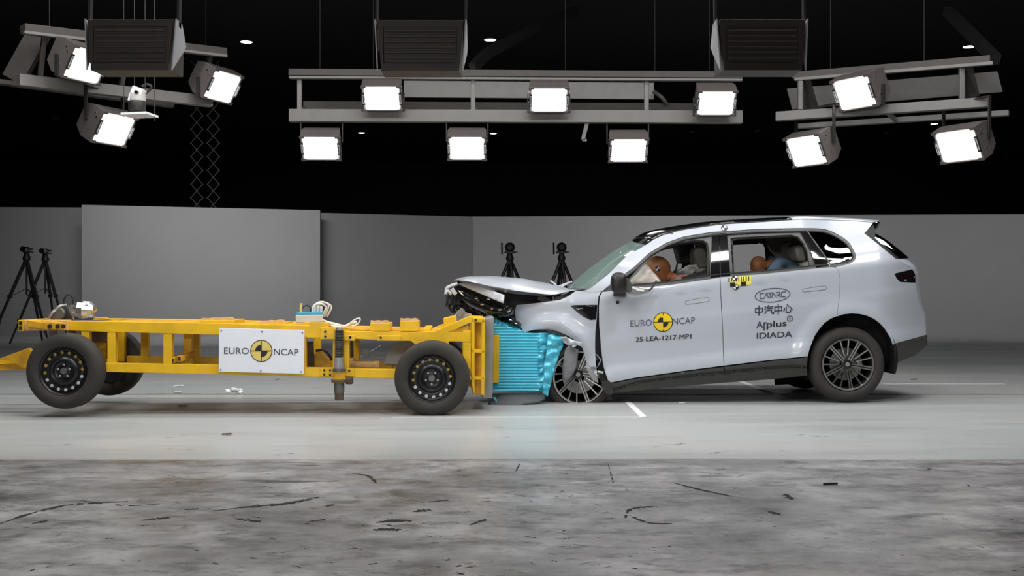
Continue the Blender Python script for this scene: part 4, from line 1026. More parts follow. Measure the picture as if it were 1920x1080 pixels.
# window surround, seals and pillars
RING = 5.2
trim = panel('window_surround', DLO, 'trim_grey', holes=[shrink(dense(DLO, 5), RING)], step=5, o=.008, gap=-.5, solid=.01)
FW = [(1183, 541), (1160, 541), (1172, 524), (1196, 497), (1217, 478.5), (1237, 466.5), (1269, 455.5), (1300, 450), (1319, 450.5), (1327, 456), (1330, 470), (1332, 521.5), (1237, 535)]
RW = [(1369.5, 447), (1380, 445), (1440, 442), (1484, 440), (1497, 444), (1506, 454), (1514, 470), (1519, 504), (1433, 512.5), (1374, 517.5)]
panel('window_seal', shrink(dense(DLO, 5), 4.4), 'seam_dark', holes=[shrink(dense(DLO, 5), 6.6)], step=5, o=.004, gap=0, solid=.012)
frm = panel('front_window_frame', [(1136, 546), (1156, 526), (1190, 501), (1219, 475), (1252, 457), (1284, 446), (1334, 438.5), (1336, 470), (1336, 520.5), (1258, 532), (1175, 540.5)], 'trim_grey', holes=[FW], step=5, o=.022, gap=0, solid=.03)
panel('window_seal', [(1168, 535), (1198, 500), (1219, 481), (1238, 469.5), (1270, 458.5), (1300, 453), (1318, 453.5), (1324, 458), (1326, 470), (1326, 520.5), (1330, 520), (1332, 470), (1329, 455), (1319, 448.5), (1300, 448), (1268, 453.5), (1236, 464.5), (1215, 476.5), (1194, 495.5), (1166, 531)], 'seam_dark', step=4, o=.040, gap=0, solid=.02)
panel('rear_window_frame', [(1363, 437), (1412, 434.5), (1496, 432), (1506, 434), (1521, 468), (1529, 503), (1433, 512.5), (1369, 518)], 'trim_grey', holes=[RW], step=5, o=.022, gap=0, solid=.03)
panel('window_seal', [(1370, 447), (1380, 445), (1440, 442), (1484, 440), (1484, 443.5), (1440, 445.5), (1382, 448.5), (1374, 451), (1377, 517), (1373, 517.5)], 'seam_dark', step=4, o=.040, gap=0, solid=.02)
panel('pillar_cover', [(1335, 438), (1348.2, 437.3), (1350.8, 519), (1332, 521)], 'black_gloss', step=5, o=.006, gap=.2)
panel('pillar_cover', [(1349, 437.2), (1362, 436.5), (1366, 470), (1369.5, 517), (1351.4, 519)], 'black_gloss', step=5, o=.006, gap=.2)
panel('pillar_cover', [(1500, 432.5), (1512, 432.3), (1535, 465), (1557, 498), (1531, 502), (1519, 468)], 'black_gloss', step=5, o=.006, gap=.2)
panel('quarter_glass', [(1514, 433)] + [tuple(p)[:2] for p in cr([(x, y, 0) for x, y in ((1537, 433.7), (1552, 437), (1569, 445), (1584, 456), (1594, 470), (1597, 481), (1591, 489), (1577, 493.5), (1559, 496))], 4)], 'dark_glass', step=5, o=.010, gap=0, solid=.004)
panel('quarter_trim', [(1512, 432.3), (1514.5, 432.5), (1560, 497), (1557.5, 498)], 'trim_grey', step=5, o=.002, gap=0, solid=.004)
panel('mirror_base_corner', [(1127, 548), (1140, 536), (1168, 526), (1165, 541.5)], 'trim_grey', step=5, o=.012, gap=0)
# flush door handles and a dark crease, fuel flap left out
for nm, par, x0, y0, x1, y1, h in (('handle', fdoor, 1285, 567, 1329, 562, 8), ('handle', rdoor, 1505, 544, 1549, 540, 7)):
    pts = [(x0, y0), (x0 + 4, y0 - h * .5 + 1), (x1 - 5, y1 - h * .5), (x1, y1 - h * .2), (x1, y1 + h * .2), (x1 - 5, y1 + h * .5), (x0 + 4, y0 + h * .45), (x0 + 1, y0 + h * .3)]
    pts = [tuple(p)[:2] for p in cr([(x, y, 0) for x, y in pts], 3, closed=True)]
    panel('handle_recess', pts, 'trim_grey', step=3, o=-.0008, gap=-.5, parent=par, mirror=False, solid=.002)
    panel(nm, pts, 'paint', step=3, o=-.0025, gap=.3, parent=par, mirror=False, solid=.004)

# lofts across the car: near edge (px, py) on the side surface -> centre line (px, py at YC) -> mirrored far edge
def loft(name, near, centre, m, nspan=12, n=4, edge_in=0.0, dx=0.0, solid=0.0, parent=None, side_fn=None, smooth=True):
    a = cr(near, n); b = cr(centre, n); bm = BM(); rows = []
    for p, q in zip(a, b):
        N = (side_fn or S)(p.x - dx, p.y, edge_in); Cc = W(q.x, q.y, YC); row = []
        for k in range(2 * nspan + 1):
            s = -1 + k / nspan; t = s * s; t = t * (.75 + .25 * t)
            v = Cc.lerp(N, t); v.y = YC + s * (YC - N.y); row.append(bm.verts.new(v))
        rows.append(row)
    for i in range(len(rows) - 1):
        for k in range(2 * nspan):
            bm.faces.new((rows[i][k], rows[i][k + 1], rows[i + 1][k + 1], rows[i + 1][k]))
    return mk(name, bm, m, parent or car, smooth=smooth, solid=solid)
def loft_up(*a, **k):
    o = loft(*a, **k)
    return o
e1 = [(1224, 450), (1245, 440.2), (1279, 431.7), (1315, 426.2), (1352, 421.2), (1433, 416.2), (1485, 412.7)]
c1 = [(1190, 447.5), (1212, 436.5), (1250, 428.5), (1290, 422.5), (1331, 417.8), (1405, 413.2), (1460, 410.8)]
loft('panoramic_roof', e1, c1, 'black_gloss', solid=.01)
e2 = [(1485, 412.7), (1512, 411.5), (1545, 412.6), (1579, 414.2), (1610, 415.2), (1637, 417.7)]
c2 = [(1460, 410.8), (1490, 409.5), (1530, 410.2), (1570, 412), (1605, 414), (1637, 417.3)]
loft('roof_panel', e2, c2, 'paint', solid=.01)
ws = loft('windscreen', [(1104, 542), (1122, 530), (1140, 515.3), (1158, 497.5), (1175, 480.3), (1195, 468), (1215, 457.2), (1224, 450)],
          [(1064, 541), (1080, 525), (1104, 504.5), (1124, 489.5), (1145, 475), (1163, 463.5), (1181, 453), (1190, 447.5)], 'windscreen_glass', edge_in=.01)
loft('windscreen_header', [(1211, 459.2), (1218, 455), (1224.5, 450)], [(1177, 455.5), (1184, 451.2), (1190.5, 447.2)], 'black_gloss', edge_in=.004, n=2)
loft('cowl', [(1093, 546), (1100, 544), (1106, 541)], [(1058, 546), (1062, 543), (1066, 540)], 'black_plastic', n=2, edge_in=.03)
loft('spoiler', [(1637, 417.9), (1637.5, 421), (1633, 430), (1622, 437)], [(1637, 417.9), (1638, 421), (1634, 430), (1624, 437)], 'black_gloss', n=3)
loft('rear_window', [(1624, 438.5), (1640, 449), (1660, 465), (1684, 485)], [(1630, 440), (1645, 449), (1666, 465), (1690, 485)], 'dark_glass', n=3)
loft('tailgate', [(1684, 485), (1698, 494), (1708, 501), (1712, 507), (1716, 514), (1717.5, 530), (1719, 546), (1724, 571), (1733, 590), (1735.5, 615), (1736, 628)],
     [(1684, 485), (1694, 494), (1702, 502), (1704, 508), (1706, 515), (1707, 530), (1709, 546), (1714, 571), (1722, 590), (1724, 613), (1725, 625)], 'paint', n=3, dx=1.5, edge_in=.003)
loft('rear_bumper', [(1736, 628), (1735.5, 640), (1734, 651), (1709, 669)], [(1725, 625), (1726, 640), (1724, 651), (1700, 668)], 'cladding', n=3, dx=1.5, edge_in=.003)
panel('bumper_corner', [(1678, 644.5), (1707, 636.5), (1736, 628.5), (1735.5, 640), (1734, 651), (1721, 661), (1709, 669), (1695, 675), (1680, 681), (1679, 664)], 'cladding', step=5, o=.004, gap=0)
tl_ = panel('tail_light', [(1677, 513), (1694, 509.5), (1712, 507), (1716, 514), (1716.5, 530), (1702, 531), (1689, 530), (1682, 523)], 'black_gloss', step=4, o=.001, gap=0)
panel('lens', [(1688, 519), (1700, 514), (1712, 511.5), (1714, 514), (1702, 518), (1692, 523)], 'red_lens', step=3, o=-.003, gap=0, parent=tl_, mirror=False, solid=.003)
panel('lens', [(1693, 526), (1704, 520), (1715, 518), (1716, 527), (1704, 529)], 'chrome', step=3, o=-.003, gap=0, parent=tl_, mirror=False, solid=.003)
panel('rear_pillar_trim', [(1637.5, 421), (1641, 434), (1641, 448), (1662, 464), (1687, 485), (1680, 484.5), (1640, 452), (1621, 437)], 'seam_dark', step=4, o=-.004, gap=0)
# roof of the luggage area closes towards the near glass; floor pan, wheel liners and underbody
bm = BM(); hexa(bm, [W(1150, 722, D0 + .10), W(1512, 690, D0 + .10), W(1512, 702, D0 + .12), W(1150, 734, D0 + .12)], [q + Vector((0, 1.7, 0)) for q in (W(1150, 722, D0 + .10), W(1512, 690, D0 + .10), W(1512, 702, D0 + .12), W(1150, 734, D0 + .12))]); mk('floor_pan', bm, 'dark_inner', car)
bm = BM(); hexa(bm, [W(1512, 640, D0 + .34), W(1700, 600, D0 + .34), W(1715, 650, D0 + .34), W(1690, 675, D0 + .34), W(1512, 712, D0 + .34)], [W(1512, 640, D0 + .34) + Vector((0, 1.2, 0)), W(1700, 600, D0 + .34) + Vector((0, 1.2, 0)), W(1715, 650, D0 + .34) + Vector((0, 1.2, 0)), W(1690, 675, D0 + .34) + Vector((0, 1.2, 0)), W(1512, 712, D0 + .34) + Vector((0, 1.2, 0))]); mk('rear_underbody', bm, 'dark_inner', car)
def liner(cx, cy, r, a0, a1, y0, y1, name='wheel_liner'):
    c = W(cx, cy, D0 + .1); bm = BM(); A, B = [], []
    for k in range(25):
        a = R(a0 + (a1 - a0) * k / 24); p = Vector((math.cos(a) * r, 0, math.sin(a) * r))
        A.append(bm.verts.new((c.x + p.x, y0, c.z + p.z))); B.append(bm.verts.new((c.x + p.x, y1, c.z + p.z)))
    for i in range(24): bm.faces.new((A[i], A[i + 1], B[i + 1], B[i]))
    ctr = bm.verts.new((c.x, y1, c.z))
    for i in range(24): bm.faces.new((B[i], B[i + 1], ctr))
    q = mk(name, bm, 'dark_inner', car, smooth=True, angle=40); mirrored(q)
liner(1595, 672, .455, -20, 200, D0 + .05, D0 + .36)
liner(1085, 706, .36, 20, 150, D0 + .16, D0 + .40)
# rear muffler and arm seen under the car
bm = BM(); tube(bm, [W(1452, 710, 12.1), W(1520, 706, 12.0)], .07, 12); beam(bm, W(1480, 700, 11.7), W(1560, 690, 11.5), .12, .08); mk('suspension_arm', bm, 'dark_inner', car)
bm = BM(); tube(bm, [W(1590, 683, D0 + .2), W(1590, 683, D0 + .2) + Vector((0, 1.5, 0))], .06, 12); mk('rear_axle', bm, 'dark_inner', car)
# road wheels
def road_wheel(cx, cy, rp, rimp, yf, rot, far=False, flat=0.0, hub=(0, 0), D=None):
    D = D or yf; s = -1 if far else 1
    c = W(cx, cy, D0 + .05); c.y = yf; rr = rp * (D0 + .05) / F; ri = rimp * (D0 + .05) / F
    wd = .235
    sh = [(ri * .97, .035), (ri * 1.03, .010), (ri * 1.06, .004), (rr * .80, -.004), (rr * .90, .004), (rr * .965, .025), (rr * .992, .05), (rr, .075), (rr, .16), (rr * .992, .185), (rr * .96, .21), (rr * .8, .235), (ri * 1.03, .225), (ri * .97, .20)]
    def fl(v):
        if not flat: return v
        lim = -rr + flat
        if v.z < lim + .05:
            t = (lim + .05 - v.z); v = Vector((v.x * (1 + t * 1.6), v.y - t * .25 * s, max(v.z, lim + .002 * v.z)))
        return v
    bm = BM(); lathe(bm, [(r, s * y) for r, y in sh], c, 72, closed=True, fn=fl); tyre = mk('wheel', bm, 'tyre', car, smooth=True, angle=50)
    bm = BM(); lathe(bm, [(ri * .985, s * .012), (ri * .985, s * .004), (ri * .93, s * .004), (ri * .91, s * .018), (ri * .89, s * .12), (ri * .95, s * .20), (ri * .985, s * .20)], c, 72, closed=True)
    rim = mk('rim', bm, ['alloy'], tyre, smooth=True, angle=40)
    bm = BM(); lathe(bm, [(ri * .90, s * .13), (.02, s * .13)], c, 40); mk('rim_barrel', bm, 'alloy_dark', rim)
    bm = BM(); lathe(bm, [(ri * .62, s * .085), (ri * .62, s * .10), (ri * .2, s * .10), (ri * .2, s * .085)], c, 40, closed=True); mk('brake_disc', bm, 'brake', rim)
    bm = BM(); beam(bm, c + Vector((ri * .45, s * .075, ri * .18)), c + Vector((ri * .55, s * .075, -ri * .10)), .05, .05); mk('brake_caliper', bm, 'brake', rim, bevel=.01)
    def spoke(a, wid, split, r0, r1):
        bm = BM(); d = Vector((math.cos(a), 0, math.sin(a))); n = Vector((-d.z, 0, d.x)); h = Vector((hub[0], 0, hub[1]))
        def seg(o0, o1, w0, w1, mi, yo):
            p0 = c + h + d * r0 + n * o0; p1 = c + d * r1 + n * o1
            y0 = s * (.034 + yo); y1 = s * (.010 + yo); tk = s * .02
            f = [p0 - n * w0, p1 - n * w1, p1 + n * w1, p0 + n * w0]
            ys = [y0, y1, y1, y0]
            hexa(bm, [q + Vector((0, y, 0)) for q, y in zip(f, ys)], [q + Vector((0, y + tk, 0)) for q, y in zip(f, ys)], mi)
        if split:
            g = wid * .62
            seg(-g, -g * 1.15, wid * .28, wid * .42, 0, 0); seg(g, g * 1.15, wid * .28, wid * .42, 0, 0); seg(0, 0, wid * .7, wid * .9, 1, .006)
        else:
            seg(0, 0, wid * .6, wid * .6, 0, .004); seg(0, 0, wid * .85, wid * .85, 1, .010)
        mk('spoke', bm, ['alloy', 'alloy_dark'], rim)
    for k in range(5):
        a = R(rot + 72 * k)
        spoke(a, .017, True, ri * .17, ri * .94)
        spoke(a + R(26), .010, False, ri * .34, ri * .94); spoke(a - R(26), .010, False, ri * .34, ri * .94)
    bm = BM(); lathe(bm, [(ri * .20, s * .06), (ri * .19, s * .035), (ri * .12, s * .028), (.01, s * .028)], c + Vector((hub[0], 0, hub[1])), 24); mk('hub', bm, 'alloy_dark', rim, smooth=True, angle=30)
    bm = BM(); lathe(bm, [(ri * .085, s * .03), (ri * .08, s * .022), (.01, s * .022)], c + Vector((hub[0], 0, hub[1])), 24); mk('centre_cap', bm, 'steel', rim)
    return tyre
road_wheel(1590.5, 683.5, 71.5, 49.5, D0 + .05, 62)
road_wheel(1590.5, 683.5, 71.5, 49.5, 2 * YC - D0 - .05, 62, far=True)
road_wheel(1087, 709, 67, 50.5, D0 + .10, 74, flat=.065, hub=(-.012, .03))
road_wheel(1087, 702, 67, 50.5, 2 * YC - D0 - .10, 74, far=True, flat=.03)

# lettering and emblems on the doors
def decal(cx, cy, slope, shear=0.0, lift=.0035):
    def fn(x, y, l=0): return S(cx + x + shear * y, cy - y + slope * x, -lift - .0012 * l)
    return fn
bm = BM(); fn = decal(1182, 612.5, -.052); text_mesh(bm, 'EURO', fn, 17.0, 0.0, width=40)
fn = decal(1261, 608.5, -.055); text_mesh(bm, 'NCAP', fn, 17.0, 0.0, width=42); mk('lettering', bm, 'ink_soft', fdoor, flip=(0, -1, 0))
bm = BM(); [text_mesh(bm, '25-LEA-1217-MP1', decal(1192 + q_, 641, -.058), 12.6, 0, width=104) for q_ in (-.3, .1, .5)]; mk('test_number', bm, 'ink', fdoor, flip=(0, -1, 0))
bm = BM(); emblem(bm, decal(1243.3, 604, -.02), 0, 0, 18.3, 0, 1); mk('target_emblem', bm, ['emblem_yellow', 'sticker_black'], fdoor, flip=(0, -1, 0))
# oval badge
bm = BM(); fn = decal(1448.5, 553.5, -.075)
for k in range(64):
    a0, a1 = 2 * math.pi * k / 64, 2 * math.pi * (k + 1) / 64
    bm.faces.new([bm.verts.new(fn(r * math.cos(t) * 33.2 / 33.2, r2 * math.sin(t))) for r, r2, t in ((33.4, 13.6, a0), (33.4, 13.6, a1), (31.8, 12.1, a1), (31.8, 12.1, a0))])
def st(pts, wd=1.75, ox=0, oy=0): stroke(bm, [(x + ox, y + oy) for x, y in pts], wd, fn)
h = 4.6; ox = -23.5
st([(7, h), (1, h), (0, h - 1.5), (0, -h + 1.5), (1, -h), (7, -h)], ox=ox)
st([(8.2, -h), (12.2, h), (16, -h)], ox=ox)
st([(12.2, h), (24, h)], ox=ox); st([(19, h), (19, -h)], ox=ox)
st([(22.2, -h), (24, h), (31, -h)], ox=ox)
st([(30, h), (36, h), (37.5, h - 1.6), (36, -.2), (32, -.2)], ox=ox); st([(34, -.4), (38, -h)], ox=ox)
st([(47.5, h), (41.2, h), (40.2, h - 1.5), (40.2, -h + 1.5), (41.2, -h), (47.5, -h)], ox=ox)
mk('oval_badge', bm, 'ink_soft', rdoor, flip=(0, -1, 0))
# four Chinese characters drawn stroke by stroke
bm = BM(); fn = decal(1415.5, 591, -.075)
def zhong(o): 
    st([(1, 12.5), (1, 5), (14, 5), (14, 12.5), (1, 12.5)], 2.0, o); st([(7.5, 17), (7.5, -1)], 2.2, o)
zhong(0); zhong(36.2)
o = 18
st([(.8, 15), (3, 13)], 2, o); st([(.2, 10.5), (2.4, 8.8)], 2, o); st([(.6, 1), (3.2, 6)], 2, o)
st([(7.4, 16.5), (4.8, 11)], 1.9, o); st([(6.6, 13.6), (16, 13.6)], 1.9, o); st([(6.6, 10.4), (15, 10.4)], 1.9, o)
st([(5.2, 7.2), (13, 7.2), (13.2, 3.4), (14.6, .6), (17, .4), (17.2, 3.4)], 2.0, o)
o = 54
st([(1.6, 9), (.2, 3.2)], 2.1, o); st([(4.6, 11), (4.6, 2.4), (6, .6), (11.6, .6), (12.6, 1.6), (12.8, 4.4)], 2.1, o); st([(6.4, 15.6), (9.6, 11.6)], 2.1, o); st([(12.4, 10.2), (15.8, 5)], 2.1, o)
mk('chinese_lettering', bm, 'ink', rdoor, flip=(0, -1, 0))
bm = BM(); fn = decal(1418, 615.5, -.075)
text_mesh(bm, 'A', fn, 18.5, .008, width=12.8)
f2 = lambda dx: (lambda x, y: fn(x + dx, y))
stroke(bm, [(14.6, 9.2), (14.6, -4.6)], 2.5, fn); stroke(bm, [(14.8, 6.0), (16.4, 8.4), (19.0, 9.0)], 2.3, fn)
[text_mesh(bm, 'plus', f2(19.6 + q_), 17.0, 0, width=37) for q_ in (-.3, .1, .5)]
for k in range(24):
    a0, a1 = 2 * math.pi * k / 24, 2 * math.pi * (k + 1) / 24
    rr_ = lambda t: 5.2 * min(1.14, 1 / max(abs(math.cos(t)), abs(math.sin(t))))
    bm.faces.new([bm.verts.new(fn(63 + r * rr_(t) * math.cos(t), 13.4 + r * rr_(t) * math.sin(t))) for r, t in ((1, a0), (1, a1), (.72, a1), (.72, a0))])
sector(bm, fn, 63, 13.4, 0, 1.4, 0, 360, 0, 12)
mk('lettering', bm, 'ink', rdoor, flip=(0, -1, 0))
bm = BM(); [text_mesh(bm, 'IDIADA', decal(1419 + q_, 635, -.05), 15.6, 0, width=66) for q_ in (-.3, .1, .5)]; mk('lettering', bm, 'ink', rdoor, flip=(0, -1, 0))
# ruler tape with two target stickers at the rear door top, target on the roof rail
bm = BM(); fn = decal(1365, 538, -.06)
def quad(x0, y0, x1, y1, mi, l):
    ny = 9; nx = 1 + int((x1 - x0) / 4)
    for i in range(nx):
        for j in range(ny):
            xa, xb = x0 + (x1 - x0) * i / nx, x0 + (x1 - x0) * (i + 1) / nx; ya, yb = y0 + (y1 - y0) * j / ny, y0 + (y1 - y0) * (j + 1) / ny
            f = bm.faces.new([bm.verts.new(fn(x, y, l)) for x, y in ((xa, ya), (xb, ya), (xb, yb), (xa, yb))]); f.material_index = mi
quad(4, 1, 43.5, 18, 0, 0)
for k in range(9): quad(1 + k * 4.6, 9, 2.9 + k * 4.6, 17.5, 1, 1)
quad(4, 0, 13, 8, 1, 1); quad(24, 0, 34, 8, 1, 1)
mk('ruler_tape', bm, ['tape_yellow', 'sticker_black'], rdoor, flip=(0, -1, 0))
bm = BM(); small_target(bm, decal(1378, 521, 0, lift=.007), 0, 0, 5.4, 0, 1); small_target(bm, decal(1379.5, 538, 0, lift=.007), 0, 0, 5.6, 0, 1); mk('target_sticker', bm, ['sticker_black', 'white'], rdoor, flip=(0, -1, 0))
bm = BM(); small_target(bm, decal(1358, 427, 0), 0, 0, 6.0, 0, 1); mk('target_sticker', bm, ['sticker_black', 'white'], side, flip=(0, -1, 0))
bm = BM(); fn = decal(1158, 567, 0); sector(bm, fn, 0, 0, 0, 3.4, 0, 360, 0, 12); mk('dent_mark', bm, 'sticker_black', fdoor, flip=(0, -1, 0))

# ------------------------------------------------------------------ crushed front of the car
# bonnet: buckled sheet, arched, with its edge folded down
bm = BM(); rows = []
hn = [(876, 527, 11.30), (896, 531, 11.22), (925, 538, 11.16), (960, 544, 11.12), (1000, 549, 11.10), (1036, 552, 11.10), (1068, 546, 11.12), (1090, 543, 11.14)]
hc = [(850, 525, 11.9), (868, 519.5, 11.9), (900, 518, 12.0), (940, 518.5, 12.0), (985, 524, 12.0), (1020, 531, 12.0), (1046, 537, 12.0), (1064, 542, 12.0)]
a = cr(hn, 5); b = cr(hc, 5)
for p, q in zip(a, b):
    N = W(*p); Cc = W(*q); row = []
    for k in range(21):
        s = -1 + k / 10; t = s * s; t = t * (.6 + .4 * t)
        v = Cc.lerp(N, t); v.y = Cc.y + (N.y - Cc.y) * abs(s) if s < 0 else Cc.y + (Cc.y - N.y) * s
        v.z += .018 * noise.noise(Vector((v.x * 4, v.y * 4, 3))) * (1 - abs(s) ** 4)
        row.append(bm.verts.new(v))
    rows.append(row)
for i in range(len(rows) - 1):
    for k in range(20): bm.faces.new((rows[i][k], rows[i + 1][k], rows[i + 1][k + 1], rows[i][k + 1]))
bonnet = mk('bonnet', bm, 'paint', car, smooth=True, flip=(0, 0, 1))
bm = BM()
surf(bm, [(906, 535), (925, 538.5), (960, 544.5), (1000, 549.5), (1036, 552.5), (1060, 549), (1050, 553), (1038, 556), (1000, 554), (960, 551), (935, 546)], lambda x, y: W(x, y, 11.12 + (y - 545) * .004 + max(0, 960 - x) * .0012), step=4)
mk('bonnet_edge', bm, 'trim_grey', bonnet, solid=.012, flip=(0, -1, 0), smooth=True)
# white strip torn from the nose, thick folded sheet
bm = BM()
surf(bm, [(858, 532), (868, 529), (880, 528.5), (912, 541), (944, 552.5), (942, 568), (925, 561), (900, 550), (876, 540)], lambda x, y: W(x, y, 11.05 + (944 - x) * .0055 + (y - 545) * -.003), step=5)
mk('nose_strip', bm, 'paint', car, smooth=True, solid=.02, flip=(0, -1, 0))
# black grille bar and lamp fragments bending over the barrier head
def dd(x): return 11.0 + max(0, (960 - x)) * .0062
P = [W(x, y, dd(x)) for x, y in ((852, 537), (862, 549), (876, 561), (896, 572), (920, 581), (945, 586), (957, 587))]
bm = BM(); tube(bm, cr(P, 5), [.03 + .018 * math.sin(math.pi * i / 30) for i in range(31)], 10); mk('grille_bar', bm, 'black_gloss', car, smooth=True)
P = [W(x, y, dd(x) + .10) for x, y in ((858, 535), (875, 547), (897, 558), (920, 566), (940, 573), (952, 583))]
bm = BM(); tube(bm, cr(P, 5), .055, 10); mk('head_lamp_bar', bm, 'black_gloss', car, smooth=True)
bm = BM(); surf(bm, [(842, 541), (858, 533), (885, 546), (915, 560), (938, 569), (950, 585), (960, 590), (970, 606), (976, 617), (962, 610), (940, 602), (926, 597), (915, 590), (895, 594), (872, 592), (856, 580), (850, 565)], lambda x, y: W(x, y, dd(x) + .17 + .1 * noise.noise(Vector((x * .09, y * .09, 0)))), step=4)
mk('bumper_beam', bm, 'black_plastic', car, solid=.05, flip=(0, -1, 0))
bm = BM()
for k in range(16):
    x = 850 + k * 6.6 + random.uniform(-3, 3); y = 552 + k * 2.8 + random.uniform(-2, 12)
    p = W(x, y, dd(x) + .08 + random.uniform(-.06, .06)); s = random.uniform(.025, .06)
    q = p + Vector((random.uniform(-.10, .10), random.uniform(-.05, .05), random.uniform(-.07, .03)))
    beam(bm, p, q, s, s * .5)
mk('broken_plastic', bm, 'black_plastic', car)
bm = BM()
for x, y, s in ((893, 560, .012), (897, 563, .010), (905, 571, .016), (916, 561, .014), (924, 579, .014), (938, 581, .018), (866, 547, .012), (884, 566, .010), (958, 600, .012), (968, 607, .010)):
    p = W(x, y, dd(x) - .05); bmesh.ops.create_icosphere(bm, subdivisions=1, radius=s, matrix=Matrix.Translation(p) @ Matrix.Diagonal((1.6, .6, .7, 1)))
mk('lamp_reflectors', bm, 'chrome', car)
bm = BM()
for k in range(9):
    x = 838 + random.uniform(0, 26); y = 538 + random.uniform(0, 14)
    tube(bm, cr([W(x, y, 11.6 + .05 * k), W(x - 4 + random.uniform(-4, 4), y + 10, 11.6 + .05 * k), W(x + random.uniform(-4, 6), y + 22, 11.62), W(x + random.uniform(-2, 10), y + 34, 11.65)], 4), random.choice((.008, .012, .016)), 6)
mk('wiring', bm, 'black_plastic', car)
bm = BM()
tube(bm, cr([W(836, 552, 11.5), W(838, 541, 11.5), W(846, 536, 11.5), W(858, 532, 11.5)], 5), .018, 8); tube(bm, cr([W(836, 550, 11.45), W(840, 546, 11.45), W(846, 552, 11.45)], 5), .016, 8); beam(bm, W(847, 541, 11.45), W(855, 552, 11.45), .03, .04)
mk('broken_bracket', bm, 'fender_grey', car)
bm = BM(); surf(bm, [(866, 577), (872, 582), (862, 596), (854, 590)], lambda x, y: W(x, y, 10.6 + (x - 850) * .004), step=4); surf(bm, [(848, 594), (866, 580), (884, 592), (868, 600), (852, 606)], lambda x, y: W(x, y, 10.75), step=5)
mk('torn_metal', bm, 'steel', car, solid=.01, flip=(0, -1, 0))
# engine bay behind the gap under the bonnet
bm = BM(); hexa(bm, [W(930, 545, 11.3), W(1046, 552, 11.3), W(1062, 556, 11.3), (W(1050, 600, 11.3)), W(965, 615, 11.3), W(938, 575, 11.3)], [q + Vector((0, 1.3, 0)) for q in (W(935, 552, 11.3), W(1046, 556, 11.3), W(1062, 558, 11.3), W(1050, 600, 11.3), W(965, 615, 11.3), W(940, 575, 11.3))]); mk('engine_bay', bm, 'dark_inner', car)
bm = BM(); tube(bm, [W(1037, 555, 11.15), W(1038, 566, 11.15)], .012, 8); beam(bm, W(1010, 556, 11.25), W(1030, 566, 11.25), .03, .06); beam(bm, W(1040, 562, 11.2), W(1068, 556, 11.2), .04, .05); mk('bonnet_hinge', bm, 'trim_grey', car)
bm = BM(); tube(bm, cr([W(1033, 527, 12.3), W(1040, 532, 12.2), W(1046, 537, 12.1), W(1058, 533, 12.1), W(1072, 528, 12.0)], 5), .010, 6); tube(bm, cr([W(1038, 537, 12.0), W(1052, 538, 12), W(1066, 530, 12)], 5), .008, 6); mk('wiper', bm, 'fender_grey', car)
bm = BM(); surf(bm, [(1070, 545), (1086, 541), (1096, 546), (1082, 549), (1066, 556), (1050, 559)], lambda x, y: W(x, y, 11.18), step=4); mk('cowl_gap', bm, 'black_plastic', car, solid=.01, flip=(0, -1, 0))
# torn inner arch, crushed wheel housing, strut
bm = BM(); surf(bm, [(1050, 631), (1064, 633), (1078, 639), (1091, 642.5), (1089, 649), (1082, 647), (1076, 650.5), (1061, 645), (1056, 638)], lambda x, y: W(x, y, 10.98 + .04 * noise.noise(Vector((x * .12, y * .2, 9)))), step=2.6); mk('torn_arch_strip', bm, 'paint', car, solid=.008, flip=(0, -1, 0), smooth=True)
bm = BM(); surf(bm, [(1020, 618), (1048, 622), (1066, 631), (1086, 645), (1078, 642), (1062, 633), (1044, 626)], lambda x, y: W(x, y, 11.09), step=4); mk('arch_lip', bm, 'black_plastic', car, solid=.04, flip=(0, -1, 0))
bm = BM(); surf(bm, [(1060, 655), (1066, 648), (1076, 652), (1085, 656), (1082, 684), (1076, 700), (1066, 712), (1056, 712), (1054, 690), (1057, 672)], lambda x, y: W(x, y, 11.085 - .07 * math.sin(max(0, min(1, (x - 1053) / 33)) * math.pi) ** .7), step=4); mk('pushed_out_liner', bm, 'liner_plastic', car, smooth=True, solid=.01, flip=(0, -1, 0))
bm = BM(); surf(bm, [(1098, 681), (1110, 693), (1120, 706), (1122, 718), (1112, 714), (1104, 702), (1100, 692)], lambda x, y: W(x, y, 11.06), step=3); mk('torn_wing_flap', bm, 'steel', car, smooth=True, solid=.006, flip=(0, -1, 0))
bm = BM(); surf(bm, [(1117, 640), (1123, 625), (1128, 660), (1133, 690), (1141, 716), (1146, 722), (1146, 742), (1138, 744), (1130, 728), (1122, 700), (1118, 670)], lambda x, y: W(x, y, 11.16), step=5); mk('hinge_pillar', bm, 'black_plastic', car, solid=.05, flip=(0, -1, 0))
bm = BM(); tube(bm, [W(1117, 664, 11.10), W(1127, 675, 11.10), W(1121, 686, 11.10)], .008, 6); tube(bm, [W(1120, 697, 11.1), W(1131, 699, 11.1)], .014, 6); mk('door_check_strap', bm, 'steel', car)
bm = BM(); surf(bm, [(1128, 716), (1142, 712), (1148, 724), (1150, 738), (1143, 741), (1136, 738), (1130, 728)], lambda x, y: W(x, y, 11.08), step=4); mk('sill_end', bm, 'black_plastic', car, solid=.06, flip=(0, -1, 0))
# undertray hanging out below the barrier
bm = BM(); surf(bm, [(911, 762), (918, 752), (935, 741), (960, 737), (1000, 737), (1021, 739), (1023, 748), (1008, 755), (975, 760), (940, 763)], lambda x, y: W(x, y, 10.98 + (y - 750) * -.006 + (x - 965) ** 2 * .00001), step=5); mk('undertray', bm, 'under_sheet', car, solid=.008, flip=(0, -1, 0), smooth=True)
bm = BM(); surf(bm, [(924, 745), (928, 744), (932, 750), (931, 756), (927, 760), (929, 752)], lambda x, y: W(x, y, 10.97), step=3); mk('torn_scrap', bm, 'blue_foil', car, solid=.008, flip=(0, -1, 0))

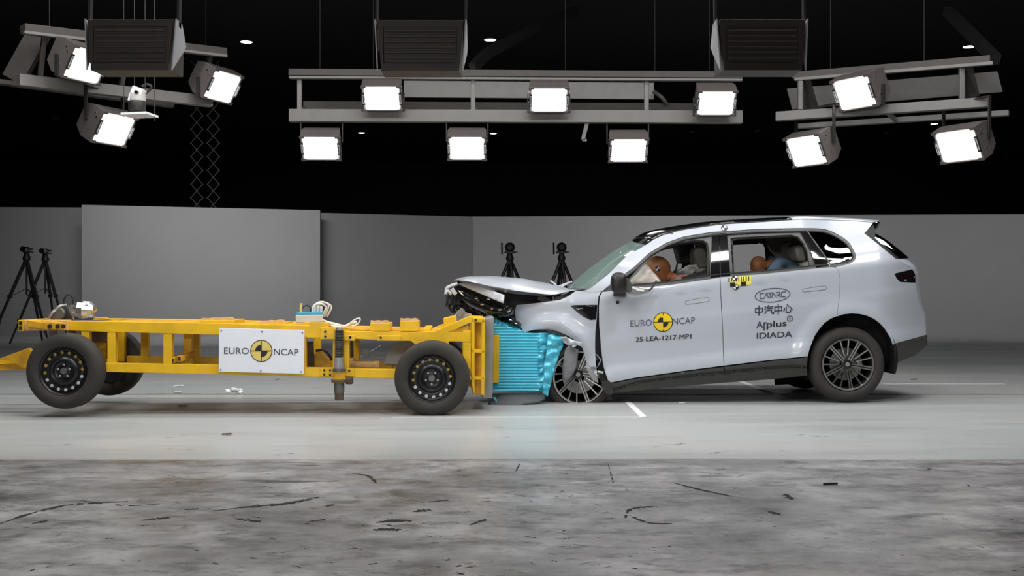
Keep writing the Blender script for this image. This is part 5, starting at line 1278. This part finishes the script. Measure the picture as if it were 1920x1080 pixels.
# door mirror with dangling broken glass
bm = BM()
def mfn(v): return Vector((v.x, v.y, v.z))
c = W(1160, 530, 10.86)
bmesh.ops.create_uvsphere(bm, u_segments=24, v_segments=16, radius=1, matrix=Matrix.Translation(c) @ Matrix.Diagonal((.080, .085, .10, 1)))
for v in bm.verts:
    k = Vector(v.co) - c; q = (abs(k.x / .08) ** 3 + abs(k.z / .10) ** 3 + abs(k.y / .085) ** 3) ** (1 / 3) or 1; v.co = c + Vector((k.x * (1 - .1 * k.z / .1), k.y, k.z)) / q
mir = mk('door_mirror', bm, 'mirror_black', car, smooth=True)
bm = BM(); hexa(bm, [W(1152, 546, 10.88), W(1173, 546, 10.88), W(1171, 557, 10.9), W(1150, 556, 10.9)], [W(1150, 546, 11.06), W(1176, 546, 11.06), W(1174, 557, 11.06), W(1148, 556, 11.06)]); mk('mirror_foot', bm, 'black_plastic', mir, bevel=.012)
bm = BM(); surf(bm, [(1172, 520), (1180, 524), (1185, 534), (1188, 544), (1178, 548), (1172, 540)], lambda x, y: W(x, y, 10.90 + (x - 1172) * .004), step=4); mk('mirror_housing_shell', bm, 'trim_grey', mir, solid=.02, flip=(0, -1, 0), smooth=True)
bm = BM(); surf(bm, [(1175, 545), (1185, 537), (1200, 538), (1218, 542), (1224, 536), (1231, 526), (1231, 530), (1222, 543), (1210, 550), (1194, 554), (1180, 553)], lambda x, y: W(x, y, 10.94 + (x - 1175) * .0012), step=4); mk('mirror_glass', bm, 'steel', mir, solid=.012, flip=(0, -1, 0), smooth=True)
bm = BM(); surf(bm, [(1186, 540), (1192, 539), (1208, 543), (1207, 546.5), (1196, 545)], lambda x, y: W(x, y, 10.92), step=4); mk('mirror_lens', bm, 'white', mir, solid=.006, flip=(0, -1, 0))
tube_ = BM(); tube(tube_, [W(1216, 546, 10.93), W(1224, 537, 10.93), W(1231, 526, 10.93)], .009, 6); mk('mirror_frame', tube_, 'black_plastic', mir)

# ------------------------------------------------------------------ cabin
def slab(name, pts, y0, y1, m, parent=None, bevel=.03):
    """cushion: px outline at the depth y0, swept to y1"""
    bm = BM(); hexa(bm, [W(x, y, y0) for x, y in pts], [W(x, y, y0) + Vector((0, y1 - y0, 0)) for x, y in pts]); return mk(name, bm, m, parent or car, bevel=bevel, smooth=True, angle=30)
for nm, y0 in (('near', 11.34), ('far', 12.14)):
    st_ = slab('seat', [(1252, 606), (1330, 612), (1338, 640), (1250, 636)], y0, y0 + .5, 'seat_leather')
    dx = 0 if nm == 'near' else -30
    slab('backrest', [(1304 + dx, 508), (1322 + dx, 500), (1342 + dx, 520), (1356, 612), (1318, 614), (1306 + dx, 560)], y0 + .02, y0 + .48, 'seat_leather', st_)
    if nm == 'near': slab('headrest', [(1300, 470), (1306, 462), (1322, 462), (1331, 478), (1331, 503), (1312, 505), (1302, 494)], y0 + .10, y0 + .40, 'seat_leather', st_, .04)
    else: slab('headrest', [(1268, 463), (1274, 458), (1288, 459), (1294, 476), (1299, 494), (1276, 493)], y0 + .10, y0 + .40, 'seat_leather', st_, .04)
slab('pillar_trim', [(1290, 456), (1326, 452), (1332, 470), (1336, 520), (1322, 520), (1318, 475), (1308, 460)], 12.66, 12.72, 'beige_trim', bevel=.01)
slab('belt_webbing', [(1266, 505), (1270, 488), (1272, 489), (1268, 520), (1250, 526), (1252, 520)], 11.62, 11.63, 'seam_dark', bevel=0)
slab('belt_webbing', [(1276, 520), (1328, 504), (1330, 508), (1284, 528)], 11.30, 11.31, 'seam_dark', bevel=0)
# rear bench and headrests, luggage-area trim
rs = slab('rear_seat', [(1470, 566), (1560, 560), (1566, 590), (1470, 596)], 11.30, 12.70, 'seat_leather')
slab('backrest', [(1506, 494), (1528, 486), (1566, 560), (1540, 570)], 11.30, 12.70, 'seat_pale', rs)
slab('headrest', [(1490, 464), (1500, 458), (1510, 464), (1514, 490), (1496, 490)], 11.55, 11.85, 'seat_pale', rs, .03)
slab('headrest', [(1474, 458), (1486, 452), (1496, 460), (1500, 486), (1480, 486)], 12.25, 12.55, 'seat_pale', rs, .03)
slab('rear_pillar_trim', [(1424, 443), (1468, 440), (1496, 444), (1512, 470), (1517, 496), (1484, 500), (1462, 488)], 12.62, 12.70, 'beige_trim', bevel=.01)
slab('belt_webbing', [(1424, 443), (1432, 442), (1448, 486), (1462, 506), (1444, 508), (1436, 490), (1434, 465)], 12.55, 12.56, 'seam_dark', bevel=0)
bm = BM()
loft('headliner', [(1240, 448), (1285, 437), (1352, 427), (1433, 423), (1512, 421), (1590, 424)], [(1214, 444), (1262, 432), (1334, 424), (1408, 420), (1490, 417), (1575, 420)], 'beige_trim', edge_in=.05)
slab('dashboard', [(1112, 552), (1150, 540), (1196, 546), (1206, 590), (1120, 600)], 11.22, 12.78, 'black_plastic')
bm = BM(); cc = W(1222, 545, 11.55)
P = [cc + Vector((.06 * math.sin(a) * -1, .18 * math.cos(a), .18 * math.sin(a))) for a in [2 * math.pi * k / 24 for k in range(25)]]
tube(bm, P, .016, 8); beam(bm, cc + Vector((0, -.17, 0)), cc + Vector((0, .17, 0)), .03, .05); tube(bm, [cc, cc + Vector((-.35, 0, -.12))], .03, 8); mk('steering_wheel', bm, 'black_plastic', car)
# inflated bags
def blob(name, pts3, m, parent=None, sc=(1, 1, 1), amp=.0, sub=3):
    c, r = pts3; bm = BM(); bmesh.ops.create_icosphere(bm, subdivisions=sub, radius=1)
    for v in bm.verts:
        k = 1 + amp * noise.noise(v.co * 2.2 + Vector((2, 3, 1))); v.co = Vector((v.co.x * r[0], v.co.y * r[1], v.co.z * r[2])) * k + Vector(c)
    return mk(name, bm, m, parent or car, smooth=True)
bm = BM(); cf = [(1182, 526), (1196, 512), (1210, 496), (1222, 508), (1232, 520), (1238, 531), (1224, 537), (1200, 541), (1182, 538)]
def bag(cy, th):
    ol = cr([(x, y, 0) for x, y in cf], 4, closed=True); rings = []
    ctr = Vector((sum(p.x for p in ol) / len(ol), sum(p.y for p in ol) / len(ol)))
    for th_ in range(-76, 77, 8):
        t = math.sin(R(th_)); k = math.cos(R(th_)) ** .45
        rings.append([bm.verts.new(W(ctr.x + (p.x - ctr.x) * k, ctr.y + (p.y - ctr.y) * k, cy) + Vector((0, th * t + .02 * noise.noise(Vector((p.x * .1, p.y * .1, t))), 0))) for p in ol])
    n = len(ol)
    for A, B in zip(rings, rings[1:]):
        for i in range(n): bm.faces.new((A[i], A[(i + 1) % n], B[(i + 1) % n], B[i]))
    bm.faces.new(rings[0][::-1]); bm.faces.new(rings[-1])
bag(11.50, .24); bmesh.ops.recalc_face_normals(bm, faces=bm.faces); mk('airbag', bm, 'airbag', car, smooth=True)
bm = BM(); surf(bm, [(1276, 506), (1290, 497), (1304, 500), (1310, 507), (1298, 512), (1288, 530), (1270, 533), (1268, 516)], lambda x, y: W(x, y, 11.38 + .05 * noise.noise(Vector((x * .1, y * .1, 3)))), step=4); mk('side_airbag', bm, 'shirt_grey', car, smooth=True, solid=.05, flip=(0, -1, 0))

# ------------------------------------------------------------------ crash test dummies
def skin_body(name, pts, edges, rad, m, parent, sub=2):
    me = bpy.data.meshes.new(name); me.from_pydata([tuple(p) for p in pts], edges, []); o = bpy.data.objects.new(name, me); C.objects.link(o)
    o.modifiers.new('skin', 'SKIN'); s = o.modifiers.new('sub', 'SUBSURF'); s.levels = sub; s.render_levels = sub
    for v, r in zip(me.skin_vertices[0].data, rad): v.radius = (r, r) if not isinstance(r, tuple) else r
    me.skin_vertices[0].data[0].use_root = True
    bpy.context.view_layer.update(); dg = bpy.context.evaluated_depsgraph_get()
    nm = bpy.data.meshes.new_from_object(o.evaluated_get(dg)); bpy.data.objects.remove(o); bpy.data.meshes.remove(me)
    nm.transform(Matrix.Translation(-rootloc(parent)))
    nm.materials.append(MATS[m]); nm.polygons.foreach_set('use_smooth', [True] * len(nm.polygons))
    q = bpy.data.objects.new(name, nm); C.objects.link(q); q.parent = parent; return q
def dummy(y, head, hr, torso, label, shirt, seat, s=1.0, arms_to=None, face=-1, sleeve=.65, full=1.0):
    pel = W(seat[0], seat[1], y); e = empty('crash_test_dummy', (pel.x, y, pel.z - .10 * s), label, 'crash test dummy')
    ch = W(torso[0], torso[1], y); mid = pel.lerp(ch, .5) + Vector((.03 * s, 0, 0)); nk = ch + Vector((-.04 * s, 0, .10 * s)); hd = W(head[0], head[1], y)
    nk = ch.lerp(hd, .45)
    pts = [pel, mid, ch, nk, ch.lerp(hd, .7)]; ed = [(0, 1), (1, 2), (2, 3), (3, 4)]; rad = [(.17 * s, .15 * s), (.16 * s, .13 * s), (.17 * s, .13 * s), .065 * s, .06 * s]
    for sd in (-1, 1):
        b = len(pts); sh = ch + Vector((-.02 * s, .19 * s * sd, .02)); el = sh + Vector((-.14 * s, .05 * sd * s, -.25 * s)); wr = el + Vector((-.24 * s, -.05 * sd * s, -.02 * s)); hnd = wr + Vector((-.07 * s, -.01 * sd, .02))
        pts += [sh, el, wr, hnd]; ed += [(2, b), (b, b + 1), (b + 1, b + 2), (b + 2, b + 3)]; rad += [.07 * s, .05 * s, .034 * s, .036 * s]
        for f in range(4):
            fb = len(pts); o0 = hnd + Vector((-.035 * s, .0, (.03 - .02 * f) * s)); pts += [o0, o0 + Vector((-.035 * s, -.012 * sd * s, -.012 * s)), o0 + Vector((-.045 * s, -.03 * sd * s, -.03 * s))]
            ed += [(b + 3, fb), (fb, fb + 1), (fb + 1, fb + 2)]; rad += [.011 * s, .010 * s, .008 * s]
        fb = len(pts); o0 = hnd + Vector((-.01 * s, -.02 * sd * s, .035 * s)); pts += [o0, o0 + Vector((-.03 * s, -.02 * sd * s, .02 * s))]; ed += [(b + 3, fb), (fb, fb + 1)]; rad += [.012 * s, .010 * s]
        b = len(pts); hp_ = pel + Vector((-.06 * s, .10 * s * sd, -.02)); kn = hp_ + Vector((-.40 * s, .06 * s * sd, .08 * s)); an = kn + Vector((-.20 * s, 0, -.36 * s)); toe = an + Vector((-.18 * s, 0, -.02))
        pts += [hp_, kn, an, toe]; ed += [(0, b), (b, b + 1), (b + 1, b + 2), (b + 2, b + 3)]; rad += [.095 * s, .07 * s, .05 * s, .04 * s]
    body = skin_body('body', pts, ed, rad, 'dummy_skin', e)
    # shirt: a slightly larger torso with short sleeves
    tp = [pel + Vector((0, 0, .06 * s)), mid, ch, ch.lerp(nk, .35)]; te = [(0, 1), (1, 2), (2, 3)]; tr = [(.185 * s, .165 * s), (.178 * s, .15 * s), (.188 * s, .15 * s), .09 * s]
    for sd in (-1, 1):
        b = len(tp); sh = ch + Vector((-.02 * s, .19 * s * sd, .02)); el = sh + Vector((-.14 * s, .05 * sd * s, -.25 * s)); tp += [sh, sh.lerp(el, sleeve)]; te += [(2, b), (b, b + 1)]; tr += [.085 * s, .075 * s]
    tr = [tuple(v * full for v in r) if isinstance(r, tuple) else r * full for r in tr]
    skin_body('shirt', tp, te, tr, shirt, e)
    # head: skull, brow, nose, chin, looking along face and bent forward
    bm = BM(); bmesh.ops.create_icosphere(bm, subdivisions=4, radius=1)
    ang = R(28) if face < 0 else 0
    for v in bm.verts:
        x, yy, z = v.co; 
        X = x * .115; Y = yy * .083; Z = z * .125
        if z < -.15: X *= 1 - .30 * (-z - .15) * (1 if x > 0 else .25); Y *= 1 - .28 * (-z - .15)
        if x < -.5 and abs(yy) < .35:
            if -.25 < z < .18: X -= .022 * (1 - abs(yy) / .35) * (1 - abs(z + .06) / .30)      # nose
            if -.62 < z < -.38: X -= .006                                                      # lips
        if x < -.4 and .12 < z < .30 and .15 < abs(yy) < .6: X += .008                           # eye sockets
        if abs(yy) > .86 and abs(x) < .25 and abs(z) < .25: Y *= 1.10                           # ears
        v.co = Vector((X, Y, Z)) * (hr / .115)
    bm.transform(Matrix.Translation(hd) @ Matrix.Rotation(-ang, 4, 'Y'))
    h = mk('head', bm, 'dummy_skin', e, smooth=True)
    return e, h, hd
e, h, hd = dummy(11.62, (1234, 506), .135, (1276, 530), 'tan crash test dummy in the driver seat, head pressed into the airbag', 'shirt_red', (1312, 596), arms_to=True)
bm = BM(); fc = W(1233, 504, 11.62 - .116)
def hf(x, y, l): return W(1233 + x, 504 - y, 11.62 - .1285 - .001 * l + .0008 * (x * x + y * y) * .35)
small_target(bm, hf, 0, 0, 5.2, 0, 1); mk('target_sticker', bm, ['sticker_black', 'white'], h, flip=(0, -1, 0))
e, h, hd = dummy(11.60, (1423, 497), .088, (1456, 496), 'small child-size crash test dummy in blue top bent forward on the rear seat', 'shirt_blue', (1492, 526), s=.72, sleeve=1.05, full=1.25)

# ------------------------------------------------------------------ debris on the floor
def debris(px, py, lb, m, kind, nm='debris_fragment'):
    D = F * CAMZ / (py - HY); p = W(px, py, D); bm = BM(); rnd = random.Random(int(px * 7))
    if kind == 'strap':
        tube(bm, cr([p + Vector((-.04, 0, .02)), p + Vector((-.05, 0, .07)), p + Vector((.02, 0, .085)), p + Vector((.06, 0, .08))], 5), .014, 6); tube(bm, [p + Vector((-.05, 0, .016)), p + Vector((.03, .02, .014))], .016, 6)
    elif kind == 'heap':
        for k in range(9):
            q = p + Vector((rnd.uniform(-.10, .12), rnd.uniform(-.04, .04), .02 + rnd.uniform(0, .03))); bmesh.ops.create_icosphere(bm, subdivisions=1, radius=rnd.uniform(.015, .03), matrix=Matrix.Translation(q) @ Matrix.Rotation(rnd.random() * 3, 4, 'X') @ Matrix.Diagonal((1.4, 1, .6, 1)))
    elif kind == 'flake':
        a = rnd.uniform(-.3, .3); L_ = rnd.uniform(.05, .10)
        L_ *= .45; beam(bm, p + Vector((-L_, -L_ * a, .006)), p + Vector((L_, L_ * a, .009)), .022, .008)
    return tag(mk(nm, bm, m), lb, 'debris', 'debris scattered on the floor')
debris(334, 738, 'bent grey strap lying on the track groove under the trolley', 'fender_grey', 'strap')
debris(438, 739, 'small heap of white scraps on the track groove under the sign', 'white', 'heap')
debris(520, 712, 'small dark chip lying on the floor beyond the sign board', 'rust', 'flake')
debris(343, 762, 'small dark chip on the light floor right of the tail wheel', 'rust', 'flake')
debris(1557, 909, 'flat black scrap on the scuffed dark floor below the rear wheel', 'seam_dark', 'flake')
debris(1714, 712, 'small dark chip on the floor behind the car, far right', 'rust', 'flake')
debris(425, 815, 'small dark chip on the pale floor in front of the sign board', 'rust', 'flake')
debris(1278, 756, 'tiny pale chip on the floor under the front door', 'white', 'flake')
